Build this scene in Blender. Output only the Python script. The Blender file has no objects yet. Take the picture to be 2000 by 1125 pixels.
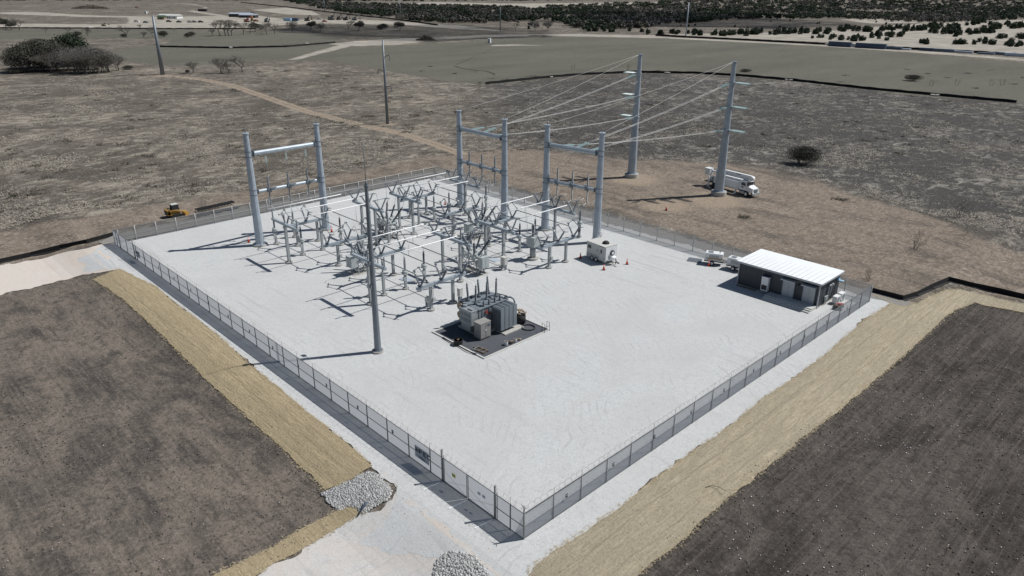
import bpy, math, random
import numpy as np
from mathutils import Vector, Matrix, geometry, noise as mnoise
from math import sin, cos, pi, radians, atan2, hypot, sqrt

# ------------------------------------------------------------ camera, world, sun
SC = bpy.context.scene
COL = SC.collection
CAM = Vector((27.173, -27.805, 34.762)); YAW, PITCH, ROLL, F = -0.798, 0.394, 0.008, 1409.19
fwd = Vector((sin(YAW)*cos(PITCH), cos(YAW)*cos(PITCH), -sin(PITCH)))
rt0 = Vector((cos(YAW), -sin(YAW), 0)); up0 = rt0.cross(fwd)
rgt = rt0*cos(ROLL)+up0*sin(ROLL); upv = -rt0*sin(ROLL)+up0*cos(ROLL)
cd = bpy.data.cameras.new('camera'); cam = bpy.data.objects.new('camera', cd); COL.objects.link(cam)
cd.sensor_width = 36; cd.lens = F*36/2000; cd.clip_start = 0.5; cd.clip_end = 30000
M4 = Matrix((rgt, upv, -fwd)).transposed().to_4x4(); M4.translation = CAM
cam.matrix_world = M4
SC.camera = cam

SUN_AZ, SUN_EL = radians(59.5), radians(53.3)      # direction towards the sun, from +x
w = bpy.data.worlds.new('World'); SC.world = w; w.use_nodes = True
nt = w.node_tree; nt.nodes.clear()
sky = nt.nodes.new('ShaderNodeTexSky'); sky.sky_type = 'NISHITA'; sky.sun_disc = False
sky.sun_elevation = SUN_EL; sky.sun_rotation = radians(90)-SUN_AZ
sky.air_density = 1.0; sky.dust_density = 0.6; sky.altitude = 300
bg = nt.nodes.new('ShaderNodeBackground'); bg.inputs[1].default_value = 0.05
wo = nt.nodes.new('ShaderNodeOutputWorld')
nt.links.new(sky.outputs[0], bg.inputs[0]); nt.links.new(bg.outputs[0], wo.inputs[0])
sl = bpy.data.lights.new('sun', 'SUN'); sl.energy = 4.3; sl.angle = radians(0.53); sl.color = (1, 0.985, 0.955)
so = bpy.data.objects.new('sun', sl); COL.objects.link(so)
sd = Vector((cos(SUN_AZ)*cos(SUN_EL), sin(SUN_AZ)*cos(SUN_EL), sin(SUN_EL)))
so.rotation_euler = sd.to_track_quat('Z', 'Y').to_euler(); so.location = (0, 0, 80)
SC.view_settings.view_transform = 'Standard'; SC.view_settings.look = 'None'
SC.view_settings.exposure = 0.0; SC.view_settings.gamma = 1
SC.render.engine = 'CYCLES'
SC.cycles.max_bounces = 6; SC.cycles.transparent_max_bounces = 16; SC.cycles.diffuse_bounces = 2

# ------------------------------------------------------------ ground height and pixel tracing
def H(x, y):
    sx = max(0.0, x-3.2); sy = max(0.0, -y-2.3)
    s = hypot(sx, sy)/6.5; s = min(1.0, s)
    h = -1.15*s*s*(3-2*s)
    d = hypot(x-CAM.x, y-CAM.y)
    if d > 1500: h += (d-1500)*0.008
    return h
def Hn(x, y):
    s = np.clip(np.hypot(np.maximum(0, x-3.2), np.maximum(0, -y-2.3))/6.5, 0, 1)
    d = np.hypot(x-CAM.x, y-CAM.y)
    return -1.15*s*s*(3-2*s) + np.maximum(0, d-1500)*0.008
def at(px, py, z=None):
    d = fwd + rgt*((px-1000)/F) - upv*((py-562.5)/F)
    if d.z > -0.004: d.z = -0.004
    zz = 0.0 if z is None else z
    for _ in range(12):
        t = (zz-CAM.z)/d.z; p = CAM + d*t
        if z is not None: return p
        zz = zz*0.3 + H(p.x, p.y)*0.7
    p.z = H(p.x, p.y); return p

# ------------------------------------------------------------ materials
def nd(nt, t, **k):
    n = nt.nodes.new(t)
    for a, v in k.items(): setattr(n, a, v)
    return n
def newmat(name):
    m = bpy.data.materials.new(name); m.use_nodes = True
    nt = m.node_tree; b = nt.nodes['Principled BSDF']
    return m, nt, b
def noise(nt, vec, scale, detail=4, rough=0.6, dist=0.0):
    n = nd(nt, 'ShaderNodeTexNoise'); n.inputs['Scale'].default_value = scale
    n.inputs['Detail'].default_value = detail; n.inputs['Roughness'].default_value = rough
    n.inputs['Distortion'].default_value = dist
    if vec: nt.links.new(vec, n.inputs['Vector'])
    return n.outputs['Fac']
def ramp(nt, fac, stops):
    r = nd(nt, 'ShaderNodeValToRGB'); e = r.color_ramp.elements
    while len(e) < len(stops): e.new(0.5)
    for i, (p, c) in enumerate(stops):
        e[i].position = p; e[i].color = (c[0], c[1], c[2], 1) if hasattr(c, '__len__') else (c, c, c, 1)
    nt.links.new(fac, r.inputs[0]); return r.outputs[0]
def mixc(nt, fac, a, b, mode='MIX'):
    m = nd(nt, 'ShaderNodeMix', data_type='RGBA', blend_type=mode)
    for s, v in ((m.inputs['Factor'], fac), (m.inputs['A'], a), (m.inputs['B'], b)):
        if hasattr(v, 'is_linked') or hasattr(v, 'node'): nt.links.new(v, s)
        elif hasattr(v, '__len__'): s.default_value = (v[0], v[1], v[2], 1)
        else: s.default_value = v
    return m.outputs['Result']
def math_(nt, op, a, b=0.0, clamp=False):
    m = nd(nt, 'ShaderNodeMath', operation=op, use_clamp=clamp)
    for s, v in ((m.inputs[0], a), (m.inputs[1], b)):
        if hasattr(v, 'node'): nt.links.new(v, s)
        else: s.default_value = v
    return m.outputs[0]
def coords(nt, scale=(1, 1, 1), rotz=0.0):
    g = nd(nt, 'ShaderNodeNewGeometry')
    mp = nd(nt, 'ShaderNodeMapping'); mp.inputs['Scale'].default_value = scale
    mp.inputs['Rotation'].default_value = (0, 0, rotz)
    nt.links.new(g.outputs['Position'], mp.inputs['Vector']); return mp.outputs[0]
def bump(nt, b, h, strength, dist=0.05):
    n = nd(nt, 'ShaderNodeBump'); n.inputs['Strength'].default_value = strength; n.inputs['Distance'].default_value = dist
    nt.links.new(h, n.inputs['Height']); nt.links.new(n.outputs[0], b.inputs['Normal'])
def M(name, col, rough=0.6, metal=0.0, var=0.12, scale=2.0, bp=0.0, spec=0.5):
    m, nt, b = newmat(name)
    tc = nd(nt, 'ShaderNodeTexCoord').outputs['Object']
    n = noise(nt, tc, scale, 5, 0.65)
    c = mixc(nt, ramp(nt, n, [(0.3, 0.0), (0.7, 1.0)]), [v*(1-var) for v in col], [min(1, v*(1+var)) for v in col])
    nt.links.new(c, b.inputs['Base Color'])
    b.inputs['Roughness'].default_value = rough; b.inputs['Metallic'].default_value = metal
    b.inputs['Specular IOR Level'].default_value = spec
    if bp: bump(nt, b, noise(nt, tc, scale*8, 4), bp, 0.01)
    return m
MT = {}
MT['pole'] = M('galvanised_pole', (0.37, 0.42, 0.475), 0.5, 0.1, 0.16, 1.2)
MT['mast'] = M('dull_galvanised', (0.20, 0.225, 0.255), 0.5, 0.25, 0.16, 1.5)
MT['beam'] = M('beam_galvanised', (0.36, 0.41, 0.45), 0.5, 0.15, 0.14, 1.5)
MT['steel'] = M('support_steel', (0.33, 0.35, 0.36), 0.6, 0.1, 0.16, 1.5)
MT['bus'] = M('aluminium_bus', (0.93, 0.93, 0.93), 0.35, 0.0, 0.03, 1)
MT['busd'] = M('weathered_bus', (0.22, 0.225, 0.23), 0.6, 0.1, 0.1, 1)
MT['insul'] = M('grey_porcelain', (0.20, 0.225, 0.25), 0.35, 0, 0.15, 3)
MT['insuld'] = M('dark_porcelain', (0.095, 0.115, 0.135), 0.35, 0, 0.15, 3)
MT['glass'] = M('pale_glass_disc', (0.45, 0.58, 0.57), 0.25, 0, 0.1, 3)
MT['wire'] = M('aluminium_wire', (0.68, 0.68, 0.66), 0.5, 0.0, 0.06, 1)
MT['wired'] = M('dark_wire', (0.22, 0.22, 0.22), 0.6, 0.0, 0.06, 1)
MT['conc'] = M('concrete', (0.42, 0.41, 0.38), 0.9, 0, 0.12, 2.5, 0.3)
MT['cab'] = M('cabinet_grey', (0.42, 0.45, 0.45), 0.5, 0, 0.06, 1)
MT['tank'] = M('transformer_grey', (0.195, 0.225, 0.25), 0.5, 0.1, 0.10, 1.2)
MT['tank2'] = M('lighter_transformer_grey', (0.29, 0.315, 0.33), 0.5, 0.1, 0.10, 1.2)
MT['cabt'] = M('weathered_cabinet', (0.29, 0.285, 0.27), 0.5, 0, 0.08, 1)
MT['bushg'] = M('bushing_grey', (0.14, 0.16, 0.18), 0.4, 0, 0.15, 3)
MT['liner'] = M('dark_liner', (0.075, 0.08, 0.092), 0.85, 0, 0.18, 0.5)
MT['black'] = M('black_rubber', (0.02, 0.02, 0.022), 0.8, 0, 0.2, 3)
MT['silt'] = M('black_geotextile', (0.010, 0.010, 0.011), 0.9, 0, 0.3, 2, 0.3)
MT['white'] = M('white_paint', (0.78, 0.79, 0.79), 0.45, 0, 0.04, 1)
MT['offwhite'] = M('cream_paint', (0.55, 0.55, 0.52), 0.6, 0, 0.05, 1)
MT['trail'] = M('trailer_side', (0.55, 0.56, 0.54), 0.5, 0, 0.04, 0.8)
MT['roofw'] = M('white_roof', (0.86, 0.88, 0.90), 0.5, 0, 0.03, 0.6)
MT['darkwall'] = M('charcoal_panel', (0.045, 0.052, 0.062), 0.6, 0, 0.08, 0.6)
MT['door'] = M('grey_door', (0.42, 0.44, 0.46), 0.5, 0, 0.04, 1)
MT['window'] = M('dark_glass', (0.03, 0.035, 0.04), 0.12, 0, 0.1, 1)
MT['yellow'] = M('yellow_paint', (0.40, 0.225, 0.04), 0.5, 0, 0.12, 2)
MT['orange'] = M('orange_plastic', (0.85, 0.07, 0.02), 0.5, 0, 0.06, 3)
MT['reflect'] = M('reflective_band', (0.8, 0.8, 0.78), 0.4, 0, 0.03, 3)
MT['blue'] = M('blue_container', (0.055, 0.085, 0.14), 0.6, 0, 0.2, 0.3)
MT['ltblue'] = M('pale_blue_plastic', (0.35, 0.55, 0.72), 0.5, 0, 0.05, 1)
MT['bluegrey'] = M('blue_grey_sheet', (0.16, 0.2, 0.25), 0.7, 0, 0.2, 0.3)
MT['red'] = M('red_paint', (0.30, 0.05, 0.045), 0.5, 0, 0.1, 1)
MT['green'] = M('green_paint', (0.05, 0.11, 0.055), 0.6, 0, 0.1, 1)
MT['tan'] = M('tan_brick', (0.36, 0.28, 0.2), 0.8, 0, 0.1, 1)
MT['tin'] = M('tin_roof', (0.5, 0.55, 0.62), 0.45, 0.2, 0.1, 0.4)
MT['wood'] = M('wood', (0.2, 0.15, 0.1), 0.9, 0, 0.2, 3)
MT['railf'] = M('fence_rail', (0.30, 0.30, 0.30), 0.6, 0.1, 0.1, 2)
MT['postf'] = M('fence_post', (0.27, 0.27, 0.27), 0.6, 0.1, 0.1, 2)
MT['postd'] = M('shaded_galvanised_post', (0.15, 0.155, 0.16), 0.6, 0.1, 0.1, 2)  # darker copy of the fence post grey, with the left fence's shade painted in
MT['railb'] = M('sunlit_fence_rail', (0.50, 0.50, 0.49), 0.5, 0.1, 0.1, 2)  # lighter copy for the back fences, sunlit side put into the colour
MT['signw'] = M('sign_board', (0.40, 0.44, 0.50), 0.6, 0, 0.05, 2)
MT['signyel'] = M('yellow_green_sign', (0.36, 0.38, 0.05), 0.6, 0, 0.1, 4)
MT['ink'] = M('sign_ink', (0.03, 0.03, 0.035), 0.6, 0, 0.05, 2)
MT['bark'] = M('grey_bark', (0.10, 0.085, 0.07), 0.95, 0, 0.25, 1.5)
MT['twig'] = M('grey_twigs', (0.125, 0.115, 0.10), 0.95, 0, 0.3, 0.8)
def leafmat(name, a, b):
    m, nt, p = newmat(name)
    oi = nd(nt, 'ShaderNodeObjectInfo').outputs['Random']
    g = coords(nt)
    n = noise(nt, g, 0.5, 3)
    f = math_(nt, 'ADD', math_(nt, 'MULTIPLY', n, 0.7), math_(nt, 'MULTIPLY', oi, 0.3))
    nt.links.new(mixc(nt, f, a, b), p.inputs['Base Color'])
    p.inputs['Roughness'].default_value = 0.9; p.inputs['Specular IOR Level'].default_value = 0.15
    return m
MT['cedar'] = leafmat('cedar_foliage', (0.026, 0.038, 0.026), (0.066, 0.086, 0.056))
MT['oak'] = leafmat('oak_foliage', (0.055, 0.055, 0.045), (0.125, 0.12, 0.10))
MT['grey'] = leafmat('bare_crown', (0.10, 0.096, 0.088), (0.21, 0.20, 0.18))
def rockmat(name, a, b):
    m, nt, p = newmat(name)
    f = nd(nt, 'ShaderNodeNewGeometry').outputs['Random Per Island']
    nt.links.new(mixc(nt, f, a, b), p.inputs['Base Color']); p.inputs['Roughness'].default_value = 0.9
    return m
MT['rock'] = rockmat('limestone', (0.30, 0.295, 0.285), (0.58, 0.57, 0.55))
MT['stone'] = rockmat('pale_stone', (0.30, 0.28, 0.25), (0.7, 0.68, 0.64))
MT['clodr'] = rockmat('dark_clod', (0.035, 0.031, 0.029), (0.11, 0.098, 0.09))
MT['clodl'] = rockmat('brown_clod', (0.07, 0.062, 0.054), (0.22, 0.19, 0.155))
MT['gravst'] = rockmat('gravel_stone', (0.50, 0.51, 0.515), (0.72, 0.725, 0.73))
MT['tuft'] = rockmat('dry_grass', (0.24, 0.21, 0.17), (0.50, 0.45, 0.38))
MT['tuftd'] = rockmat('dark_weeds', (0.05, 0.045, 0.035), (0.14, 0.12, 0.09))

# chain link cloth: fine wires, so part of the light passes
def clothmat(name, col, fac):
    m, nt, b = newmat(name)
    b.inputs['Base Color'].default_value = (*col, 1); b.inputs['Roughness'].default_value = 0.6
    t = nd(nt, 'ShaderNodeBsdfTransparent'); mx = nd(nt, 'ShaderNodeMixShader')
    g = coords(nt)
    n = noise(nt, g, 0.35, 3)
    tl = nd(nt, 'ShaderNodeBsdfTranslucent'); tl.inputs[0].default_value = (*[min(1, v*0.92) for v in col], 1); m2 = nd(nt, 'ShaderNodeMixShader'); m2.inputs[0].default_value = 0.5
    nt.links.new(b.outputs[0], m2.inputs[1]); nt.links.new(tl.outputs[0], m2.inputs[2]); b = m2
    f = math_(nt, 'ADD', fac-0.06, math_(nt, 'MULTIPLY', n, 0.12))
    nt.links.new(f, mx.inputs[0]); nt.links.new(t.outputs[0], mx.inputs[1]); nt.links.new(b.outputs[0], mx.inputs[2])
    nt.links.new(mx.outputs[0], nt.nodes['Material Output'].inputs['Surface'])
    return m
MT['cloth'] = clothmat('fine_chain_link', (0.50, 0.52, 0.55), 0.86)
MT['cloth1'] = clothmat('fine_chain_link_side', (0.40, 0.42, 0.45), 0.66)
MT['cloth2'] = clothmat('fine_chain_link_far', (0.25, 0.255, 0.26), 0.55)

# ---- ground materials
def gravel(name, c1, c2, blot, blotcol):
    m, nt, b = newmat(name)
    g = coords(nt)
    fine = noise(nt, g, 9.0, 6, 0.85)
    mid = noise(nt, g, 1.3, 6, 0.7)
    big = noise(nt, g, 0.10, 6, 0.62, 0.8)
    c = mixc(nt, ramp(nt, fine, [(0.34, 0.0), (0.58, 1.0)]), c1, c2)
    c = mixc(nt, ramp(nt, noise(nt, g, 3.4, 6, 0.8), [(0.34, 0.4), (0.48, 0.0)]), c, [v*0.74 for v in c1])
    lt = noise(nt, coords(nt, (0.10, 1.6, 1), 0.55), 0.9, 4, 0.6, 0.3)
    c = mixc(nt, math_(nt, 'MULTIPLY', ramp(nt, lt, [(0.36, 1.0), (0.44, 0.0)]), ramp(nt, noise(nt, g, 0.05, 3, 0.5), [(0.45, 0.0), (0.6, 0.45)])), c, [v*0.78 for v in c1])
    c = mixc(nt, ramp(nt, mid, [(0.34, 0.22), (0.50, 0.0)]), c, [v*0.80 for v in c1])
    tr = nd(nt, 'ShaderNodeTexWave', wave_type='RINGS', rings_direction='Z'); tr.inputs['Scale'].default_value = 0.36
    tr.inputs['Distortion'].default_value = 14; tr.inputs['Detail'].default_value = 3; tr.inputs['Detail Scale'].default_value = 0.35
    mp = nd(nt, 'ShaderNodeMapping'); mp.inputs['Location'].default_value = (34, 8, 0); nt.links.new(g, mp.inputs['Vector'])
    nt.links.new(mp.outputs[0], tr.inputs['Vector'])
    tm = math_(nt, 'MULTIPLY', ramp(nt, tr.outputs['Fac'], [(0.0, 1.0), (0.14, 0.0)]), ramp(nt, noise(nt, g, 0.22, 4, 0.6), [(0.50, 0.0), (0.64, 0.50)]))
    c = mixc(nt, tm, c, [v*0.8 for v in c1])
    c = mixc(nt, ramp(nt, big, [(0.42, 0.0), (0.68, blot)]), c, blotcol)
    nt.links.new(c, b.inputs['Base Color']); b.inputs['Roughness'].default_value = 0.95
    b.inputs['Specular IOR Level'].default_value = 0.15
    bump(nt, b, fine, 0.6, 0.04)
    return m
MT['gravel'] = gravel('white_gravel', (0.42, 0.427, 0.425), (0.59, 0.596, 0.592), 0.75, (0.475, 0.472, 0.46))
MT['peach'] = gravel('caliche_road', (0.52, 0.45, 0.39), (0.66, 0.59, 0.52), 0.7, (0.60, 0.56, 0.52))
MT['road'] = gravel('gravel_road', (0.44, 0.43, 0.415), (0.61, 0.595, 0.575), 1.0, (0.57, 0.485, 0.41))
MT['mud'] = gravel('grey_mud', (0.20, 0.195, 0.185), (0.30, 0.29, 0.27), 0.5, (0.24, 0.22, 0.2))
def straw(name, a, b_, sc):
    m, nt, b = newmat(name)
    g1 = coords(nt, sc); g = coords(nt)
    n1 = noise(nt, g1, 2.2, 6, 0.78, 0.3); n4 = noise(nt, g1, 0.55, 5, 0.7, 0.5); n2 = noise(nt, g, 0.22, 6, 0.65); n3 = noise(nt, g, 5.0, 6, 0.85)
    c = mixc(nt, ramp(nt, n1, [(0.36, 0.0), (0.60, 1.0)]), [v*0.66 for v in a], [min(1, v*1.12) for v in a])
    c = mixc(nt, ramp(nt, n4, [(0.40, 0.0), (0.62, 0.75)]), c, b_)
    c = mixc(nt, ramp(nt, n2, [(0.42, 0.0), (0.66, 0.5)]), c, [v*0.78 for v in a])
    c = mixc(nt, ramp(nt, n3, [(0.34, 0.75), (0.50, 0.0)]), c, [v*0.42 for v in a])
    c = mixc(nt, ramp(nt, n3, [(0.56, 0.0), (0.70, 0.5)]), c, [min(1, v*1.35) for v in a])
    sp = nd(nt, 'ShaderNodeSeparateXYZ'); nt.links.new(g, sp.inputs[0])
    ax = sp.outputs['Y'] if sc[0] < 1 else sp.outputs['X']
    q = math_(nt, 'ADD', math_(nt, 'MULTIPLY', ax, 0.48), math_(nt, 'MULTIPLY', noise(nt, g, 0.35, 3), 0.35))
    fr_ = math_(nt, 'FRACT', q)
    c = mixc(nt, ramp(nt, fr_, [(0.0, 0.75), (0.07, 0.0)]), c, [v*0.55 for v in a])
    nt.links.new(c, b.inputs['Base Color']); b.inputs['Roughness'].default_value = 0.95
    b.inputs['Specular IOR Level'].default_value = 0.1
    bump(nt, b, math_(nt, 'ADD', n1, math_(nt, 'MULTIPLY', n3, 0.9)), 1.0, 0.10)
    return m
MT['strawl'] = straw('straw_blanket_left', (0.49, 0.40, 0.255), (0.40, 0.325, 0.215), (0.22, 2.2, 1))
MT['strawr'] = straw('straw_blanket_right', (0.46, 0.395, 0.285), (0.355, 0.31, 0.235), (2.2, 0.22, 1))
def soil(name, a, b_, c_, sc, st):
    m, nt, b = newmat(name)
    g1 = coords(nt, sc); g = coords(nt)
    n0 = noise(nt, g1, 0.07, 5, 0.6, 0.4); n1 = noise(nt, g1, 0.24, 8, 0.68, 0.9); n2 = noise(nt, g, 4.0, 7, 0.85); n3 = noise(nt, g, 0.9, 6, 0.75, 0.5)
    n5 = noise(nt, coords(nt, tuple(v*v*v if v < 1 else 4.0 for v in sc)), 0.8, 5, 0.7, 0.25)
    c = mixc(nt, ramp(nt, n1, [(0.42, 0.0), (0.58, 1.0)]), a, b_)
    c = mixc(nt, ramp(nt, n0, [(0.42, 0.0), (0.62, 0.7)]), c, c_)
    c = mixc(nt, ramp(nt, n5, [(0.50, 0.0), (0.66, st)]), c, [v*1.15 for v in c_])
    c = mixc(nt, ramp(nt, n5, [(0.32, st), (0.46, 0.0)]), c, [v*0.75 for v in a])
    c = mixc(nt, ramp(nt, n3, [(0.36, 0.6), (0.50, 0.0)]), c, [v*0.8 for v in a])
    c = mixc(nt, ramp(nt, n2, [(0.36, 0.8), (0.50, 0.0)]), c, [v*0.45 for v in a])
    c = mixc(nt, ramp(nt, n2, [(0.54, 0.0), (0.70, 0.55)]), c, [v*1.7 for v in c_])
    nt.links.new(c, b.inputs['Base Color']); b.inputs['Roughness'].default_value = 1
    b.inputs['Specular IOR Level'].default_value = 0.1
    bump(nt, b, math_(nt, 'ADD', n2, math_(nt, 'MULTIPLY', n3, 2.0)), 0.7, 0.10)
    return m
MT['soill'] = soil('brown_topsoil', (0.078, 0.070, 0.063), (0.195, 0.164, 0.136), (0.225, 0.19, 0.158), (0.55, 1.0, 1), 0.4)
MT['soilr'] = soil('dark_topsoil', (0.050, 0.044, 0.039), (0.100, 0.088, 0.077), (0.135, 0.117, 0.102), (1.0, 0.45, 1), 0.6)

# field: dry grass, with masks for bare ground etc. stored per vertex
def fieldmat():
    m, nt, b = newmat('dry_grass_field')
    g = coords(nt)
    def mask(nm, k=0.5, lo=0.42, hi=0.58, sc=0.25):
        a = nd(nt, 'ShaderNodeAttribute', attribute_name=nm).outputs['Fac']
        n = noise(nt, g, sc, 6, 0.7)
        v = math_(nt, 'ADD', a, math_(nt, 'MULTIPLY', math_(nt, 'SUBTRACT', n, 0.5), k))
        return ramp(nt, v, [(lo, 0.0), (hi, 1.0)])
    huge = noise(nt, g, 0.011, 4, 0.6); big = noise(nt, g, 0.05, 6, 0.7, 0.5)
    mid = noise(nt, coords(nt, (1, 0.6, 1), 0.8), 0.42, 7, 0.78, 0.8); fine = noise(nt, g, 2.2, 7, 0.85)
    # grass
    c = mixc(nt, ramp(nt, big, [(0.35, 0.0), (0.65, 1.0)]), (0.088, 0.077, 0.064), (0.142, 0.122, 0.100))
    patch = math_(nt, 'ADD', math_(nt, 'MULTIPLY', mid, 0.62), math_(nt, 'ADD', math_(nt, 'MULTIPLY', big, 0.24), math_(nt, 'MULTIPLY', huge, 0.14)))
    c = mixc(nt, ramp(nt, patch, [(0.495, 0.0), (0.60, 1.0)]), c, (0.34, 0.305, 0.25))
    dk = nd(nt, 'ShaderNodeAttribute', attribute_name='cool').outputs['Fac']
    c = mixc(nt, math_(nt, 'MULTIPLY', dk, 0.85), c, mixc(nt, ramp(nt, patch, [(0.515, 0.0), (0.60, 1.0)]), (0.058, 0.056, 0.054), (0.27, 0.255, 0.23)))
    # mown field
    mown = mixc(nt, ramp(nt, noise(nt, coords(nt, (1, 0.3, 1), 0.6), 0.03, 6, 0.7), [(0.35, 0.0), (0.65, 1.0)]), (0.106, 0.103, 0.084), (0.146, 0.139, 0.112))
    mown = mixc(nt, ramp(nt, mid, [(0.58, 0.0), (0.72, 0.35)]), mown, (0.19, 0.18, 0.14))
    c = mixc(nt, mask('mown', 0.5), c, mown)
    dirt = mixc(nt, ramp(nt, noise(nt, coords(nt, (1.0, 0.5, 1)), 1.1, 9, 0.82, 0.8), [(0.38, 0.0), (0.62, 1.0)]), (0.14, 0.114, 0.091), (0.30, 0.245, 0.195))
    dirt = mixc(nt, ramp(nt, noise(nt, coords(nt, (0.5, 1.3, 1), 0.25), 0.13, 7, 0.72, 1.0), [(0.50, 0.0), (0.62, 0.75)]), dirt, (0.105, 0.092, 0.078))
    dirt = mixc(nt, ramp(nt, noise(nt, coords(nt, (0.4, 1.2, 1), -0.2), 0.25, 6, 0.7, 1.0), [(0.56, 0.0), (0.68, 0.6)]), dirt, (0.33, 0.275, 0.22))
    c = mixc(nt, mask('brown', 0.75, 0.38, 0.62, 0.12), c, dirt)
    c = mixc(nt, mask('track', 0.4, 0.25, 0.6, 0.3), c, (0.31, 0.25, 0.19))
    pl = mixc(nt, ramp(nt, noise(nt, g, 0.06, 5, 0.7), [(0.4, 0.0), (0.65, 1.0)]), (0.42, 0.385, 0.33), (0.26, 0.235, 0.20))
    c = mixc(nt, mask('pale', 1.1, 0.36, 0.64, 0.07), c, pl)
    c = mixc(nt, ramp(nt, fine, [(0.36, 0.6), (0.5, 0.0)]), c, mixc(nt, 1.0, c, (0.45, 0.44, 0.42), 'MULTIPLY'))
    c = mixc(nt, ramp(nt, fine, [(0.55, 0.0), (0.70, 0.5)]), c, mixc(nt, 1.0, c, (1.0, 1.0, 1.0), 'SCREEN'))
    c2 = mixc(nt, ramp(nt, fine, [(0.55, 0.0), (0.75, 0.35)]), c, (0.36, 0.32, 0.26))
    nt.links.new(c2, b.inputs['Base Color']); b.inputs['Roughness'].default_value = 1
    b.inputs['Specular IOR Level'].default_value = 0.08
    bump(nt, b, math_(nt, 'ADD', fine, math_(nt, 'MULTIPLY', mid, 3.0)), 0.45, 0.2)
    return m
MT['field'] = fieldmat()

# ------------------------------------------------------------ mesh helpers
class MB:
    def __init__(s): s.v = []; s.f = []; s.m = []; s.cm = 0; s.sm = []
    def quad(s, pts, smooth=False):
        n = len(s.v); s.v += [tuple(p) for p in pts]; s.f.append(tuple(range(n, n+len(pts)))); s.m.append(s.cm); s.sm.append(smooth)
    def box(s, c, d, rz=0.0, taper=1.0):
        cx, cy, cz = c; x, y, z = d[0]/2, d[1]/2, d[2]/2; n = len(s.v); co, si = cos(rz), sin(rz)
        for dz, t in ((-z, 1.0), (z, taper)):
            for dx, dy in ((-x, -y), (x, -y), (x, y), (-x, y)):
                dx *= t; dy *= t
                s.v.append((cx+dx*co-dy*si, cy+dx*si+dy*co, cz+dz))
        for q in ((3, 2, 1, 0), (4, 5, 6, 7), (0, 1, 5, 4), (1, 2, 6, 5), (2, 3, 7, 6), (3, 0, 4, 7)):
            s.f.append(tuple(n+i for i in q)); s.m.append(s.cm); s.sm.append(False)
        return s
    def rings(s, pts, rad, n, smooth=True, cap=True, ph=0.0):
        base = len(s.v); P = [Vector(p) for p in pts]; up = None
        for i, p in enumerate(P):
            t = (P[min(i+1, len(P)-1)]-P[max(i-1, 0)])
            if t.length < 1e-9: t = Vector((0, 0, 1))
            t.normalize()
            if up is None: up = t.orthogonal().normalized()
            else:
                up = up - t*up.dot(t)
                up = up.normalized() if up.length > 1e-6 else t.orthogonal().normalized()
            e = t.cross(up)
            for k in range(n):
                a = 2*pi*k/n+ph; q = p + (up*cos(a)+e*sin(a))*rad[i]; s.v.append(tuple(q))
        for i in range(len(P)-1):
            for k in range(n):
                a = base+i*n+k; b = base+i*n+(k+1) % n
                s.f.append((a, b, b+n, a+n)); s.m.append(s.cm); s.sm.append(smooth)
        if cap and n > 2:
            s.f.append(tuple(base+k for k in reversed(range(n)))); s.m.append(s.cm); s.sm.append(False)
            e0 = base+(len(P)-1)*n
            s.f.append(tuple(e0+k for k in range(n))); s.m.append(s.cm); s.sm.append(False)
        return s
    def cyl(s, p, q, r, r2=None, n=10, smooth=True, cap=True): return s.rings([p, q], [r, r if r2 is None else r2], n, smooth, cap)
    def path(s, pts, r, n=5): return s.rings(pts, [r]*len(pts), n)
    def lathe(s, p, q, prof, n=10):
        p = Vector(p); q = Vector(q); d = q-p
        return s.rings([p+d*t for t, _ in prof], [r for _, r in prof], n, False)
    def insul(s, p, q, r, sheds=9, n=8):
        prof = [(0, r*0.62), (0.04, r*0.62)]
        for i in range(sheds):
            a = 0.06+0.88*i/sheds; h = 0.88/sheds
            prof += [(a, r*0.55), (a+h*0.35, r), (a+h*0.55, r*0.95), (a+h*0.8, r*0.55)]
        prof += [(0.96, r*0.5), (1, r*0.5)]
        return s.lathe(p, q, prof, n)
    def build(s, name, mats, parent=None, loc=(0, 0, 0), rz=0.0):
        me = bpy.data.meshes.new(name); me.from_pydata(s.v, [], s.f)
        if not isinstance(mats, (list, tuple)): mats = [mats]
        for m in mats: me.materials.append(MT[m])
        if any(s.m): me.polygons.foreach_set('material_index', s.m)
        me.polygons.foreach_set('use_smooth', s.sm); me.update()
        o = bpy.data.objects.new(name, me); COL.objects.link(o); o.location = loc; o.rotation_euler = (0, 0, rz)
        if parent: o.parent = parent
        return o
def tag(o, label, cat, group=None):
    o['label'] = label; o['category'] = cat
    if group: o['group'] = group
    return o
def thing(name, label, cat, loc=(0, 0, 0), rz=0.0, group=None):
    o = bpy.data.objects.new(name, None); COL.objects.link(o); o.location = loc; o.rotation_euler = (0, 0, rz)
    o.empty_display_size = 0.5
    return tag(o, label, cat, group)
def struct(o): o['kind'] = 'structure'; return o
def kids(o): return [c for c in list(bpy.data.objects) if c.parent is o]
KID = {}
def dup(root, loc, rz=0.0, label=None, group=None, scale=None):
    r = root.copy(); COL.objects.link(r); r.location = loc; r.rotation_euler = (0, 0, rz)
    if label: r['label'] = label
    if group: r['group'] = group
    if scale: r.scale = scale if hasattr(scale, '__len__') else (scale,)*3
    key = root.name
    if key not in KID: KID[key] = [(c, kids(c)) for c in kids(root)]
    for c, gs in KID[key]:
        d = c.copy(); COL.objects.link(d); d.parent = r
        for g in gs:
            e = g.copy(); COL.objects.link(e); e.parent = d
    return r
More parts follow.
